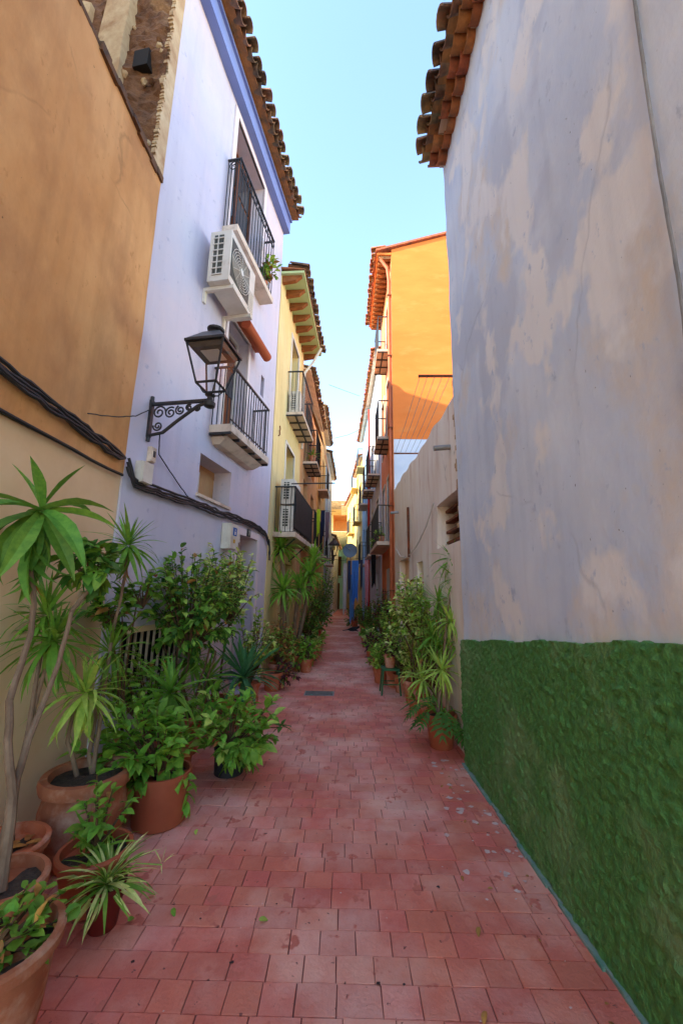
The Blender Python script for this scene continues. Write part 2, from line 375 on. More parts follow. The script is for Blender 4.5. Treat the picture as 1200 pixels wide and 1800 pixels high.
def bush(parent, base, crown, rad, nb, per, lsize, tms, cap, stem_mt=None, dens=1.3, up=.25, stem_r=.008, flowers=None, hang=0.0):
    """branches from base through an uneven crown ellipsoid, leaves set along the outer part of each twig"""
    nb = int(nb*dens); per = int(per*1.35); lsize *= 1.0; fo = Foliage(parent, cap); base = Vector(base); crown = Vector(crown); tw = MB(); twigs = []
    for i in range(nb):
        while True:
            q = Vector((random.uniform(-1,1), random.uniform(-1,1), random.uniform(-1,1)))
            if .45 < q.length < 1.05: break
        q = q * (1+.25*noise.noise(q*2.2 + base)); tip = crown + Vector((q.x*rad[0], q.y*rad[1], q.z*rad[2]))
        mid = base.lerp(crown, .75) + Vector((q.x*rad[0], q.y*rad[1], q.z*rad[2]*.6))*.62
        pts = []
        for j in range(9):
            t = j/8; pts.append(base*(1-t)**2 + mid*2*t*(1-t) + tip*t*t + Vector((0,0,-hang*t*t*rad[2])))
        tw.tube(pts, [stem_r*(1.1-.85*j/8) for j in range(9)], 5); twigs.append(pts)
    order = []
    for pts in twigs:
        for k in range(per):
            t = .5 + .5*(k+random.random())/per; f = t*8; j = min(7, int(f)); p = pts[j].lerp(pts[j+1], f-j)
            order.append((p, (pts[j+1]-pts[j]).normalized()))
    order.sort(key=lambda e: (e[0]-CAM).length + random.uniform(-.05,.05))
    for p, d in order:
        side = Vector((random.uniform(-1,1), random.uniform(-1,1), random.uniform(-.5,.6))).normalized()
        dd = (d*.5 + side + Vector((0,0,up)) + (p-crown).normalized()*.4).normalized()
        fo.leaf(random.choice(tms) if random.random() > .04 else OV['dry'], orient(p, dd, roll=random.uniform(-.7,.7), sc=lsize*random.uniform(.45,1.2)))
    part('branches', tw, stem_mt or m_twig, parent, True); fo.done()
    if flowers:
        mt, nfl, fs = flowers; fm = MB()
        for _ in range(nfl):
            p, d = random.choice(order[:max(8, len(order)//2)])
            p = p + Vector((random.uniform(-1,1), random.uniform(-1,1), random.uniform(-.2,1)))*fs
            for k in range(5):
                a = 2*math.pi*k/5; e = Vector((math.cos(a), math.sin(a), .3)); put(fm, OV['m'][0], orient(p, e, sc=fs), random.random())
        part('flowers', fm, mt, parent, True, stuff=True)
def ovate(mt, w=.55): return blade('leaf', w, .7, mt, seg=4, fold=.3, tip=.1, wmax=.35)
OV = {k: ovate(v) for k, v in (('d', lf_dark), ('m', lf_mid), ('f', lf_fresh), ('y', lf_yel), ('v', lf_var), ('p', lf_purple), ('dry', lf_dry))}
RND = blade('leaf', .95, .4, lf_mid, seg=4, fold=.2, tip=.4, wmax=.55)
def pot(label, cat, x, y, r, h, mt, z=0.0, shape='taper', name='potted_plant', group=None, rimh=.045):
    o = thing(name, label, cat, (x, y, z), group); mb = MB()
    if shape == 'taper': pr = [(r*.68,0),(r*.7,.004),(r*.9,h-rimh),(r*1.0,h-rimh),(r*1.02,h-.008),(r*1.0,h),(r*.9,h),(r*.87,h-.05)]
    elif shape == 'bowl': pr = [(r*.5,0),(r*.62,.01),(r*.85,h*.5),(r*.95,h-rimh),(r*1.04,h-rimh+.006),(r*1.06,h-.008),(r*1.02,h),(r*.92,h),(r*.88,h-.045)]
    elif shape == 'barrel': pr = [(r*.78,0),(r*.84,.03),(r*.98,h*.35),(r*1.0,h*.6),(r*.9,h*.8),(r*.88,h*.83),(r*1.04,h-rimh*1.4),(r*1.08,h-rimh*.5),(r*1.04,h),(r*.88,h),(r*.84,h-.07)]
    else: pr = [(r*.9,0),(r*.95,.006),(r*1.0,h-.03),(r*1.05,h-.03),(r*1.05,h),(r*.96,h),(r*.94,h-.04)]
    mb.lathe(pr, (x,y,z)); part('pot', mb, mt, o, True)
    sm = MB(); c = Vector((x,y,z+h-.045)); n = 16; ringr = pr[-1][0]*1.0
    sm.v = [c + Vector((0,0,.012))]
    for rr in (.5, 1.0):
        for j in range(n): sm.v.append(c + Vector((math.cos(6.2832*j/n)*ringr*rr, math.sin(6.2832*j/n)*ringr*rr, random.uniform(-.008,.012))))
    for j in range(n):
        q = (j+1) % n; sm.f += [(0, 1+j, 1+q), (1+j, 1+n+j, 1+n+q, 1+q)]
    sm.t = [0]*len(sm.f); part('soil', sm, m_soil, o, True)
    o['_top'] = z+h-.04
    return o
def top(o): return Vector((o.location.x, o.location.y, o['_top']))
#@@SETTING
# ================================================================== the ground
mb = MB(); mb.box(-40, 40, -30, 90, -.5, -.012); ground = struct('ground', mb, mat('pale_bounce_ground', S(206,186,164), S(190,168,146), scale=2))  # unseen open square, its tone lightened to bounce light into the alley
def lx(Y):                              # house line, left and right, as the street narrows
    if Y < 3.3: return -1.95
    if Y < 6.85: return -1.95 + .167*(Y-3.3)
    if Y < 9.6: return -1.36 + .061*(Y-6.85)
    return -1.19 + .03*(Y-9.6)
def rx(Y):
    if Y < 3.84: return 1.12
    if Y < 13.2: return 1.16
    return 1.16 - .02*(Y-13.2)
mb = MB(); mb.box(-1.98, 1.2, -2, 52, -.3, -.006); pavement = struct('pavement', mb, m_joint)
def paver(mb, x0, x1, y0, y1, org, tone=0.0):
    g = .0017; c = .0012; dz = random.uniform(-.0012,.0012)
    X0, X1, Y0, Y1 = x0+g-org.x, x1-g-org.x, y0+g-org.y, y1-g-org.y
    j = [random.uniform(-.0015,.0015) for _ in range(4)]
    b = [(X0,Y0,-.02),(X1,Y0,-.02),(X1,Y1,-.02),(X0,Y1,-.02)]
    m_ = [(X0+j[0],Y0+j[1],-.003+dz),(X1+j[2],Y0+j[3],-.003+dz),(X1+j[1],Y1+j[0],-.003+dz),(X0+j[3],Y1+j[2],-.003+dz)]
    t = [(m_[0][0]+c,m_[0][1]+c,dz),(m_[1][0]-c,m_[1][1]+c,dz),(m_[2][0]-c,m_[2][1]-c,dz),(m_[3][0]+c,m_[3][1]-c,dz)]
    o = len(mb.v); mb.v += [Vector(q)+org for q in b+m_+t]
    for k in range(4):
        q = (k+1) % 4; mb.f += [(o+k,o+q,o+4+q,o+4+k),(o+4+k,o+4+q,o+8+q,o+8+k)]; mb.t += [tone]*2
    mb.f.append((o+8,o+9,o+10,o+11)); mb.t.append(tone)
far = MB(); y = -1.0; row = 0; npave = 0
pav_list = []
while y < 45:
    h = random.uniform(.116,.134); xl, xr = lx(y)-.02, rx(y)+.02
    x = xl - random.uniform(0, .15)
    while x < xr:
        wd = random.choice((.13,.145,.155,.17,.19)); pav_list.append((max(x, xl), min(x+wd, xr), y, y+h)); x += wd
    y += h
pav_list = [p for p in pav_list if p[1]-p[0] > .02]
near = sorted([p for p in pav_list if 1.7 < p[2] and p[0] > -1.35], key=lambda p: p[2])[:300]
nset = set(near)
for p in pav_list:
    if p in nset:
        org = Vector((p[0], p[2], 0)); mb = MB(); paver(mb, *p, org); o = link('paver', mb.mesh('paver', m_pave, org), pavement); o.location = org
    else: paver(far, *p, Vector((0,0,0)), random.random())
part('pavers', far, m_pave, pavement, stuff=True)
m_splash = mat('pale_paint_splash', S(226,196,186), S(206,166,156), scale=14); m_gum = mat('dark_spot', S(70,52,50))
def splat(x_, y_, r_, mt, nm):
    mb = MB(); n = 11; mb.v = [Vector((x_ + r_*random.uniform(.45,1.15)*math.cos(6.2832*k/n), y_ + r_*random.uniform(.4,1.0)*math.sin(6.2832*k/n), .0032)) for k in range(n)]
    mb.f = [tuple(range(n))]; mb.t = [0]; part(nm, mb, mt, pavement)
for _ in range(46): splat(1.06-abs(random.gauss(0,.16)), random.uniform(2.3,4.0), random.uniform(.006,.034), m_splash, 'paint_splash')
for _ in range(26): splat(random.uniform(-.8,1.0), random.uniform(1.7,4.5), random.uniform(.003,.007), m_splash, 'paint_splash')
for qx, qy in ((408,1693),(352,1616),(233,1692),(710,1732),(665,1730),(486,1590),(770,1560),(905,1490)): c = gnd(qx, qy); splat(c.x, c.y, random.uniform(.006,.014), m_gum, 'dark_spot')
# manhole cover
c = gnd(561, 1219); mh = thing('manhole_cover', 'rectangular grey metal access cover set flush in the red paving', 'manhole cover', (c.x, c.y, 0))
mb = MB(); mb.box(c.x-.22, c.x+.22, c.y-.13, c.y+.13, -.02, .004); part('frame', mb, m_steel, mh)
mb = MB(); mb.box(c.x-.2, c.x+.2, c.y-.11, c.y+.11, .003, .008)
for i in range(9): mb.box(c.x-.18+i*.042, c.x-.155+i*.042, c.y-.09, c.y+.09, .008, .011)
part('cover_plate', mb, mat('cover_grey', S(122,120,112), S(92,92,88), scale=12, bump=.3, c3=S(96,150,130), s3=5, t3=(.6,.75)), mh)
# ================================================================== left: orange house
LO = Fr(-1.95, -1.3, 0, -1)
oh = thing('town_house', 'orange rendered house wall with paler cream lower band, nearest on the left', 'house', (-1.95, 1, 0))
part('wall', wall(LO, 0, 4.6, 2.46, 5.62, step=.12, amp=.014, back=2.2), m_orange, oh, True)
part('lower_wall', wall(LO, 0, 4.6, 0, 2.455, step=.12, amp=.012, back=2.2), m_cream, oh, True).location = (-.018, 0, 0)
mb = MB()
for i in range(40):
    u = i*.115; hh = random.uniform(.02,.06); LO.box(mb, u, u+.115, -2.2, random.uniform(.0,.03), 5.6+random.uniform(-.02,.01), 5.62+hh)
part('coping', mb, m_coping, oh)
mb = MB(); mb.box(-9, -4.15, -1.3, 3.3, 0, 10.4); part('added_shade_block', mb, m_cream, oh)  # unseen block added behind the orange house to shade the right side
# unseen house added behind the camera to shade the right wall
for nm, x0, x1, y0, y1, h, mt, lb in (('town_house', -9, -1.95, -5.2, -1.3, 9.6, m_peach, 'tall unseen peach house added behind the viewer on the left for shade'),):
    mb = MB(); mb.box(x0, x1, y0, y1, 0, h); t = thing(nm, lb, 'house', ((x0+x1)/2, (y0+y1)/2, 0)); part('wall', mb, mt, t)
    mb = MB(); mb.hexa([(x0-.3,y0,h),(x1+.3,y0,h),(x1+.3,y1,h),(x0-.3,y1,h),((x0+x1)/2-.1,y0,h+1.4),((x0+x1)/2+.1,y0,h+1.4),((x0+x1)/2+.1,y1,h+1.4),((x0+x1)/2-.1,y1,h+1.4)]); part('roof', mb, m_tile, t)
# ================================================================== left: lavender house
LV = Fr(-1.95, 3.3, 9.5, -1); LEN = 3.57
lv = thing('town_house', 'lavender painted house with blue fascia, two balconies and a tiled eave', 'house', (-1.9, 3.4, 0))
uw0, zw0 = LV.px(350, 868); uw1, zw1 = LV.px(407, 812)
holes = [(1.2, 2.03, 2.6, 3.1, .26), (2.36, 3.08, 0.0, 2.28, .3), (1.6, 2.3, 3.5, 5.3, .2), (1.4, 2.5, 6.38, 8.55, .26), (2.88, 3.03, 4.75, 5.12, .15), (.2, 1.35, .62, 1.1, .18)]
part('wall', wall(LV, 0, LEN, 0, 8.72, holes, step=.13, amp=.012, back=3.2), m_lav, lv, True)
mb = MB(); LV.box(mb, -.02, LEN+.03, -.02, .13, 8.72, 8.98); LV.box(mb, -.02, LEN+.03, -.02, .17, 8.98, 9.03)
part('fascia', mb, m_blue, lv)
mb = MB(); mb.hexa([LV.p(-.05,.3,9.04), LV.p(-.05,-3.2,9.6), LV.p(LEN+.05,-3.2,9.6), LV.p(LEN+.05,.3,9.04), LV.p(-.05,.3,9.07), LV.p(-.05,-3.2,9.7), LV.p(LEN+.05,-3.2,9.7), LV.p(LEN+.05,.3,9.07)])
rf = part('roof', mb, m_tile, lv)
tile_row(LV, .0, LEN, .43, 9.02, .19, rf, TILE['old']); tile_row(LV, .0, LEN, .12, 9.13, .19, rf, TILE['old'], pan=False)
# exposed party wall of earth and rubble over the orange house
pw = MB(); nx, nzv = 26, 60
for i in range(nx+1):
    for j in range(nzv+1):
        q = LV.p(-.01, -.0-2.1*i/nx, 5.3+3.6*j/nzv); o = .05*noise.noise(q*3)+.035*noise.noise(q*8)+.02*noise.noise(q*19)
        pw.v.append(q - LV.d*(.11+o))
for i in range(nx):
    for j in range(nzv): a = i*(nzv+1)+j; pw.f.append((a, a+1, a+nzv+2, a+nzv+1)); pw.t.append(0)
prt = part('party_wall', pw, m_rubble, lv, label='bare earth and rubble side wall above the orange house')
for (o0, o1, z0, z1) in ((-.5,-.85,6.3,8.6), (-1.0,-1.5,6.2,8.2), (-.5,-.8,5.7,6.15), (-1.6,-2.0,6.0,8.5)):
    mb = MB(); n = 14; ring = []
    for k in range(n):
        a = 6.2832*k/n; ring.append(((o0+o1)/2 + abs(o1-o0)/2*math.copysign(abs(math.cos(a))**.5, math.cos(a))*random.uniform(.8,1.1), (z0+z1)/2 + (z1-z0)/2*math.copysign(abs(math.sin(a))**.5, math.sin(a))*random.uniform(.85,1.05)))
    A = [LV.p(-.21, o, z) for o, z in ring]; B = [LV.p(-.03, o, z) for o, z in ring]; mb.v = A+B
    mb.f = [tuple(range(n))] + [(k, (k+1) % n, n+(k+1) % n, n+k) for k in range(n)]; mb.t = [0]*len(mb.f); part('plaster_patch', mb, m_rubplas, prt)
for _ in range(46):
    o = random.uniform(-1.9,-.05); z = random.uniform(5.6,8.7); r_ = random.uniform(.02,.055); mb = MB(); q = LV.p(-.125, o, z); n = 7
    mb.lathe([(.01,-r_),(r_*.8,-r_*.5),(r_,.0),(r_*.7,r_*.5),(.01,r_*.8)], q, n)
    for i in range(len(mb.v)): mb.v[i] = q + (mb.v[i]-q)*random.uniform(.8,1.2)
    part('stone', mb, random.choice((m_rubble, m_rubble, m_rubplas)), prt)
mb = MB(); LV.box(mb, -.165, .0, -.4, -.22, 7.02, 7.25); part('beam_pocket_shade', mb, mat('painted_cavity_shade', (.02,.015,.012)), prt)  # black box standing proud; its colour paints the shade of a cavity
mb = MB()                              # broken plaster edge along the corner
for i in range(150):
    z = 5.62+i*.0207; LV.box(mb, -.12-.05*noise.noise(Vector((0,0,z*5)))-random.uniform(0,.03), .004, -.04-.03*noise.noise(Vector((3,0,z*7))), .008, z, z+.0207)
part('broken_plaster_edge', mb, m_rubplas, prt)
def opening(fr, par, u0, u1, z0, z1, depth, kind, frame_mt, leaf_mt, surround=None, sw=.07, split=2):
    """joinery set at the back of a wall opening"""
    p_ = part(kind, fr.bx(u0, u1, -depth-.05, -depth+.005, z0, z1), leaf_mt, par)
    mb = MB(); t = .05
    for a in ((u0,u0+t,z0,z1),(u1-t,u1,z0,z1),(u0+t,u1-t,z1-t,z1)): fr.box(mb, a[0],a[1],-depth,-depth+.04,a[2],a[3])
    for k in range(1, split): fr.box(mb, u0+(u1-u0)*k/split-.03, u0+(u1-u0)*k/split+.03, -depth, -depth+.035, z0, z1-t)
    part('frame', mb, frame_mt, p_)
    if surround:
        mb = MB()
        for a in ((u0-sw,u0,z0,z1+sw),(u1,u1+sw,z0,z1+sw),(u0,u1,z1,z1+sw)): fr.box(mb, a[0],a[1],-.02,.022,a[2],a[3])
        part('surround', mb, surround, p_)
    return p_
def panes(fr, par, u0, u1, z0, z1, depth, nu, nv):
    for i in range(nu):
        for j in range(nv):
            a = u0+(u1-u0)*i/nu+.035; b = u0+(u1-u0)*(i+1)/nu-.035; c_ = z0+(z1-z0)*j/nv+.035; d = z0+(z1-z0)*(j+1)/nv-.035
            part('pane', fr.bx(a, b, -depth, -depth+.012, c_, d), m_darkglass, par)
d_ = opening(LV, lv, 2.36, 3.08, 0, 2.28, .3, 'door', m_lavtrim, m_door, m_lavtrim, .1, 1); d_['label'] = 'brown front door set deep in a pale surround'
d_ = opening(LV, lv, 1.6, 2.3, 3.5, 5.3, .2, 'balcony_door', m_white, m_door, m_lavtrim, .06); panes(LV, d_, 1.6, 2.3, 4.3, 5.25, .192, 2, 2)
d_ = opening(LV, lv, 1.4, 2.5, 6.38, 8.55, .26, 'balcony_door', m_door, m_door, m_lavtrim, .1); panes(LV, d_, 1.4, 2.5, 7.3, 8.5, .252, 2, 2)
part('recess_lining', LV.bx(1.2, 2.03, -.28, -.255, 2.6, 3.1), mat('tan_recess', S(206,160,112), S(190,142,98), bump=.2), lv)
d_ = part('window', LV.bx(1.21, 1.56, -.25, -.2, 2.61, 2.97), m_white, lv); part('pane', LV.bx(1.25, 1.52, -.2, -.192, 2.66, 2.92), m_darkglass, d_)
part('window_sill', LV.bx(1.18, 2.05, -.24, .03, 2.565, 2.6), m_slab, lv)
d_ = part('window', LV.bx(2.88, 3.03, -.17, -.14, 4.75, 5.12), m_darkglass, lv)
g_ = part('basement_window', LV.bx(.2, 1.35, -.2, -.17, .62, 1.1), mat('painted_void_shade', (.012,.012,.014)), lv)  # near-black sheet paints the darkness of the opening behind the bars
part('lintel', LV.bx(.17, 1.38, -.02, .02, 1.1, 1.15), m_cream, g_)
for i in range(12): part('bar', LV.bx(.26+i*.092, .275+i*.092, -.05, -.03, .62, 1.1), m_slab, g_)
def balcony(fr, par, u0, u1, out, z, th, hgt, mt, nf, ns, iron=m_iron, rail2=None, label=None, thin=.008, joists=None, solid=None):
    mb = MB(); fr.box(mb, u0, u1, -.05, out, z, z+th)
    b_ = part('balcony', mb, mt, par, label=label)
    if joists:
        n = joists
        for i in range(n+1): part('joist', fr.bx(u0+(u1-u0-.03)*i/n, u0+(u1-u0-.03)*i/n+.03, .0, out-.01, z-.03, z-.002), iron, b_)
        part('joist', fr.bx(u0, u1, out*.5, out*.5+.03, z-.028, z-.003), iron, b_)
    zt = z+th+hgt; mb = MB(); t = .014
    fr.box(mb, u0+.01, u1-.01, out-.05, out-.05+2*t, zt-.012, zt+.012)
    for u in (u0+.01, u1-.01-2*t): fr.box(mb, u, u+2*t, -.02, out-.052, zt-.0115, zt+.0115)
    zb = z+th+.07
    part('top_rail', mb, iron, b_)
    part('bottom_rail', fr.bx(u0+.03, u1-.03, out-.045, out-.03, zb, zb+.015), iron, b_)
    if rail2: part('upper_rail', fr.bx(u0+.03, u1-.03, out-.045, out-.03, zt-rail2, zt-rail2+.014), iron, b_)
    bar = MB(); bar.tube([(0,0,0),(0,0,hgt-.01)], thin, 6); bm_ = bar.mesh('bar', iron)
    for i in range(nf+1): inst('bar', bm_, b_, Matrix.Translation(fr.p(u0+.02+(u1-u0-.04)*i/nf, out-.037, z+th)))
    for s_ in (u0+.022, u1-.022):
        for i in range(ns): inst('bar', bm_, b_, Matrix.Translation(fr.p(s_, (out-.04)*(i+.3)/ns, z+th)))
    return b_
b1 = balcony(LV, lv, 1.34, 2.66, .3, 3.42, .1, .8, m_slab, 15, 4, label='lower balcony with plain black bars', joists=5)
mb = MB(); mb.hexa([LV.p(1.45,0,3.3), LV.p(1.45,.1,3.3), LV.p(2.55,.1,3.3), LV.p(2.55,0,3.3), LV.p(1.4,0,3.385), LV.p(1.4,.22,3.385), LV.p(2.6,.22,3.385), LV.p(2.6,0,3.385)]); part('corbel', mb, m_slab, b1)
b2 = balcony(LV, lv, 1.22, 2.64, .23, 6.28, .1, 1.14, m_slab, 14, 4, rail2=.16, label='upper balcony with wrought iron scroll railing')
for u in [1.3+.13*i for i in range(11)]:
    mb = MB(); pts = []
    for k in range(13): a = k/12*6.2832; pts.append(LV.p(u+.045*math.cos(a), .193, 7.44+.045*math.sin(a)))
    mb.tube(pts, .006, 5, False); part('scroll', mb, m_iron, b2)
mb = MB(); pts = []
for k in range(26): a = k/25*10; r_ = .09-.0032*k; pts.append(LV.p(1.235, .1+r_*math.cos(a), 7.40+r_*math.sin(a)))
mb.tube(pts, .007, 5); part('scroll', mb, m_iron, b2)
# rolled blind over the lower balcony
mb = MB(); mb.tube([LV.p(1.75,.2,5.24), LV.p(2.6,.2,5.24)], .075, 16)
bl = thing('rolled_blind', 'rolled up terracotta coloured slat blind above the lower lavender balcony', 'blind', LV.p(2.1,.2,5.2)); part('roll', mb, mat('blind_slats', S(190,96,58), S(160,74,44), scale=3, bump=.6, bscale=3, stretch=(1,1,40)), bl, True)
mb = MB(); LV.box(mb, 1.75, 2.58, .0, .18, 5.33, 5.35); part('hood', mb, m_pipe, bl)
# air conditioner
def ac_unit(fr, u0, u1, o0, o1, z0, z1, label, group=None, fan=True, brackets=True, endgrille=True):
    t = thing('air_conditioner', label, 'air conditioner', fr.p((u0+u1)/2, (o0+o1)/2, z0), group)
    part('casing', fr.bx(u0, u1, o0, o1, z0, z1), m_acw, t)
    if endgrille:
        g = part('end_grille', fr.bx(u0-.006, u0+.001, o0+.06, o1-.1, z0+.08, z1-.06), m_acfin, t)
        for i in range(7): part('slat', fr.bx(u0-.014, u0-.005, o0+.05, o1-.09, z0+.08+i*(z1-z0-.15)/6.5, z0+.092+i*(z1-z0-.15)/6.5), m_acw, g)
        part('slat', fr.bx(u0-.015, u0-.004, (o0+o1)/2-.03, (o0+o1)/2-.018, z0+.08, z1-.06), m_acw, g)
    if fan:
        cu = u0+(u1-u0)*.4; cz = (z0+z1)/2; rr = min((u1-u0)*.36, (z1-z0)*.44); mb = MB()
        fr.box(mb, cu-rr, cu+rr, o1-.001, o1+.004, cz-rr, cz+rr); g = part('fan_panel', mb, m_acfin, t)
        mb = MB()
        for k in range(1, 9):
            mb.tube([fr.p(cu+rr*.96*k/8*math.cos(a*.2618), o1+.014, cz+rr*.96*k/8*math.sin(a*.2618)) for a in range(25)], .0035, 4, False)
        for k in range(12): a = k*.5236; mb.tube([fr.p(cu+rr*.1*math.cos(a), o1+.014, cz+rr*.1*math.sin(a)), fr.p(cu+rr*.97*math.cos(a+.5), o1+.014, cz+rr*.97*math.sin(a+.5))], .003, 4)
        part('fan_guard', mb, m_acw, g)
        mb = MB(); mb.tube([fr.p(cu, o1+.004, cz), fr.p(cu, o1+.026, cz)], rr*.16, 14); part('fan_hub', mb, m_white, g)
        for i in range(9): part('louvre', fr.bx(u1-.17, u1-.03, o1-.001, o1+.006, z0+.06+i*.035, z0+.075+i*.035), m_acw, t)
    if brackets:
        for u in (u0+.08, u1-.14): 
            part('bracket', fr.bx(u, u+.05, 0, o1+.03, z0-.05, z0-.004), m_acw, t)
            part('bracket', fr.bx(u, u+.05, 0, .03, z0-.2, z0-.05), m_acw, t)
    return t
ac_unit(LV, .84, 1.58, .09, .37, 5.15, 5.86, 'large white air conditioner with round fan under the upper lavender balcony')
# street lamp on its scrolled arm
lp = thing('street_lamp', 'black wrought iron lantern street lamp on a scrolled arm, lavender wall', 'street lamp', LV.p(.24, 0, 3.1)); U = .24
mb = MB(); LV.box(mb, U-.022, U+.022, 0, .025, 2.91, 3.29); mb.tube([LV.p(U,.012,2.87), LV.p(U,.012,2.92)], .02, 8); mb.tube([LV.p(U,.012,3.285), LV.p(U,.012,3.33)], .018, 8); part('wall_plate', mb, m_iron, lp)
mb = MB(); LV.box(mb, U-.016, U+.016, .02, .62, 3.235, 3.262); mb.tube([LV.p(U,.03,2.93), LV.p(U,.16,2.95), LV.p(U,.3,3.06), LV.p(U,.5,3.2), LV.p(U,.62,3.235)], .016, 8); part('arm', mb, m_iron, lp)
def spiral(cx, cz, r_, turns, ph, sgn=1):
    return [LV.p(U, cx+sgn*(r_*(1-k/24*.8))*math.cos(ph+k/24*turns*6.2832), cz+(r_*(1-k/24*.8))*math.sin(ph+k/24*turns*6.2832)) for k in range(25)]
for cx, cz, r_, ph in ((.1,3.16,.07,0),(.22,3.15,.06,1),(.32,3.17,.05,2),(.41,3.19,.035,1),(.1,3.02,.05,3),(.5,3.18,.03,4)):
    mb = MB(); mb.tube(spiral(cx, cz, r_, 1.6, ph), .0085, 6); part('scroll', mb, m_iron, lp)
LC = LV.p(U, .62, -.03); mb = MB()
mb.lathe([(.02,3.2),(.05,3.215),(.055,3.25),(.03,3.28),(.025,3.31),(.05,3.33)], LC, 14); part('collar', mb, m_iron, lp, True)
def sq(h, z): return [LC + LV.d*a*h + LV.n*b*h + Vector((0,0,z)) for a, b in ((-1,-1),(1,-1),(1,1),(-1,1))]
def sqframe(h, z, r_):
    mb = MB(); c4 = sq(h, z)
    for k in range(4): mb.tube([c4[k], c4[(k+1) % 4]], r_, 6)
    return mb
part('lower_frame', sqframe(.1, 3.42, .012), m_iron, lp)
for k in range(4):
    mb = MB(); a = sq(.1,3.42)[k]; b_ = sq(.185,3.80)[k]; mb.tube([a, b_], .011, 6); part('strut', mb, m_iron, lp)
    mb = MB(); q = LC+Vector((0,0,3.33)); mb.tube([q, q.lerp(a,.5)+Vector((0,0,-.03)), a.lerp(q,.1)+Vector((0,0,.01)), a], .007, 5); part('cradle', mb, m_iron, lp)
mb = MB(); h1, h2 = sq(.2,3.8), sq(.2,3.825); mb.hexa(h1+h2); part('top_frame', mb, m_iron, lp)
mb = MB(); mb.hexa(sq(.195,3.826)+sq(.085,3.96)); part('hood', mb, mat('hood_metal', (.05,.055,.06), (.035,.038,.042), rough=.4, spec=.5), lp)
mb = MB(); mb.lathe([(.05,3.955),(.05,4.0),(.08,4.012),(.085,4.03),(.05,4.05),(.01,4.055)], LC, 16); part('chimney', mb, m_iron, lp, True)
mb = MB(); mb.hexa(sq(.15,3.755)+sq(.17,3.798)); part('light_housing', mb, m_iron, lp); mb = MB(); mb.hexa(sq(.09,3.749)+sq(.09,3.756)); part('diffuser', mb, mat('lamp_diffuser', S(206,200,190), rough=.3), lp)
GL = bpy.data.materials.new('lantern_glass'); GL.use_nodes = True; n_ = GL.node_tree.nodes; l_ = GL.node_tree.links
tb = n_.new('ShaderNodeBsdfTransparent'); gb = n_.new('ShaderNodeBsdfGlossy'); gb.inputs['Roughness'].default_value = .03; mx = n_.new('ShaderNodeMixShader'); pass
mx.inputs[0].default_value = .03; l_.new(tb.outputs[0], mx.inputs[1]); l_.new(gb.outputs[0], mx.inputs[2]); l_.new(mx.outputs[0], n_['Material Output'].inputs[0]); n_.remove(n_['Principled BSDF'])
for k in range(4):
    a, b_, c_, d_ = sq(.097,3.43)[k], sq(.097,3.43)[(k+1) % 4], sq(.177,3.79)[(k+1) % 4], sq(.177,3.79)[k]
    mid = (a+b_+c_+d_)/4; inn = (LC+Vector((0,0,3.61))-mid).normalized()*.003; mb = MB(); mb.hexa([a,b_,b_+inn,a+inn,d_,c_,c_+inn,d_+inn]); part('pane', mb, GL, lp)
# boxes and cables on the lavender wall
def wbox(label, u0, u1, z0, z1, o1, mt, name='junction_box', cat='junction box', **k):
    t = thing(name, label, cat, LV.p((u0+u1)/2, 0, z0)); part('case', LV.bx(u0, u1, 0, o1*.75, z0, z1), mt, t); part('lid', LV.bx(u0+.004, u1-.004, o1*.75, o1, z0+.004, z1-.004), mt, t); return t
wbox('white square junction box where the cables bend below the lamp', .13, .27, 2.44, 2.64, .09, m_acw)
t = wbox('small cream switch box with dark slot beneath the lamp bracket', .27, .34, 2.68, 2.83, .05, m_slab); part('slot', LV.bx(.29, .32, .05, .055, 2.73, 2.79), m_iron, t)
t = wbox('grey electricity meter box with blue sticker left of the front door', 1.88, 2.12, 2.02, 2.36, .13, m_acw, 'meter_box', 'meter box')
st = part('sticker', LV.bx(1.95, 2.06, .1305, .1335, 2.2, 2.31), mat('sticker_blue', S(40,92,176)), t); mb = MB(); mb.tube([LV.p(2.005,.134,2.28), LV.p(2.005,.136,2.28)], .012, 10); LV.box(mb, 1.985, 2.025, .1337, .1355, 2.215, 2.26); part('emblem', mb, m_white, st)
part('sticker', LV.bx(1.97, 2.02, .1305, .1335, 2.1, 2.15), mat('sticker_yellow', S(220,170,60)), t)
wbox('small grey bell box at the top left of the front door', 2.2, 2.31, 2.14, 2.27, .07, m_acw)
t = thing('house_number', 'small dark number plaque with one pale mark above the front door', 'sign', LV.p(2.7, 0, 2.29)); pl = part('plaque', LV.bx(2.64, 2.75, .022, .036, 2.285, 2.4), m_iron, t)
mb = MB(); mb.tube([LV.p(2.68,.038,2.368), LV.p(2.698,.038,2.38), LV.p(2.698,.038,2.305)], .006, 5); part('numeral', mb, m_white, pl)
def cable(label, pts, r_, name='cable', strands=1, jit=.012):
    mb = MB(); c0 = Vector(pts[0])
    for s_ in range(strands):
        q = []
        for i in range(len(pts)-1):
            a, b_ = Vector(pts[i]), Vector(pts[i+1])
            for k in range(5): q.append(a.lerp(b_, k/5) + Vector((random.uniform(-1,1)*jit*.4, random.uniform(-1,1)*jit*.4, random.uniform(-1,1)*jit + (s_-strands/2)*r_*1.7)))
        q.append(Vector(pts[-1])); mb.tube(q, r_, 6)
    return solo(name, mb, m_cable, label, 'cable', c0, True)
X0 = -1.95
cable('thick bundle of black cables sagging along the orange wall', [(X0+.03,1.2,2.8),(X0+.035,2.0,2.69),(X0+.04,2.4,2.66),(X0+.03,2.8,2.63),(X0+.03,3.24,2.6)], .013, strands=4)
cable('single dark cable along the seam of the orange and cream bands', [(X0+.02,1.2,2.47),(X0+.02,2.2,2.465),(X0+.02,3.25,2.45)], .013, jit=.005)
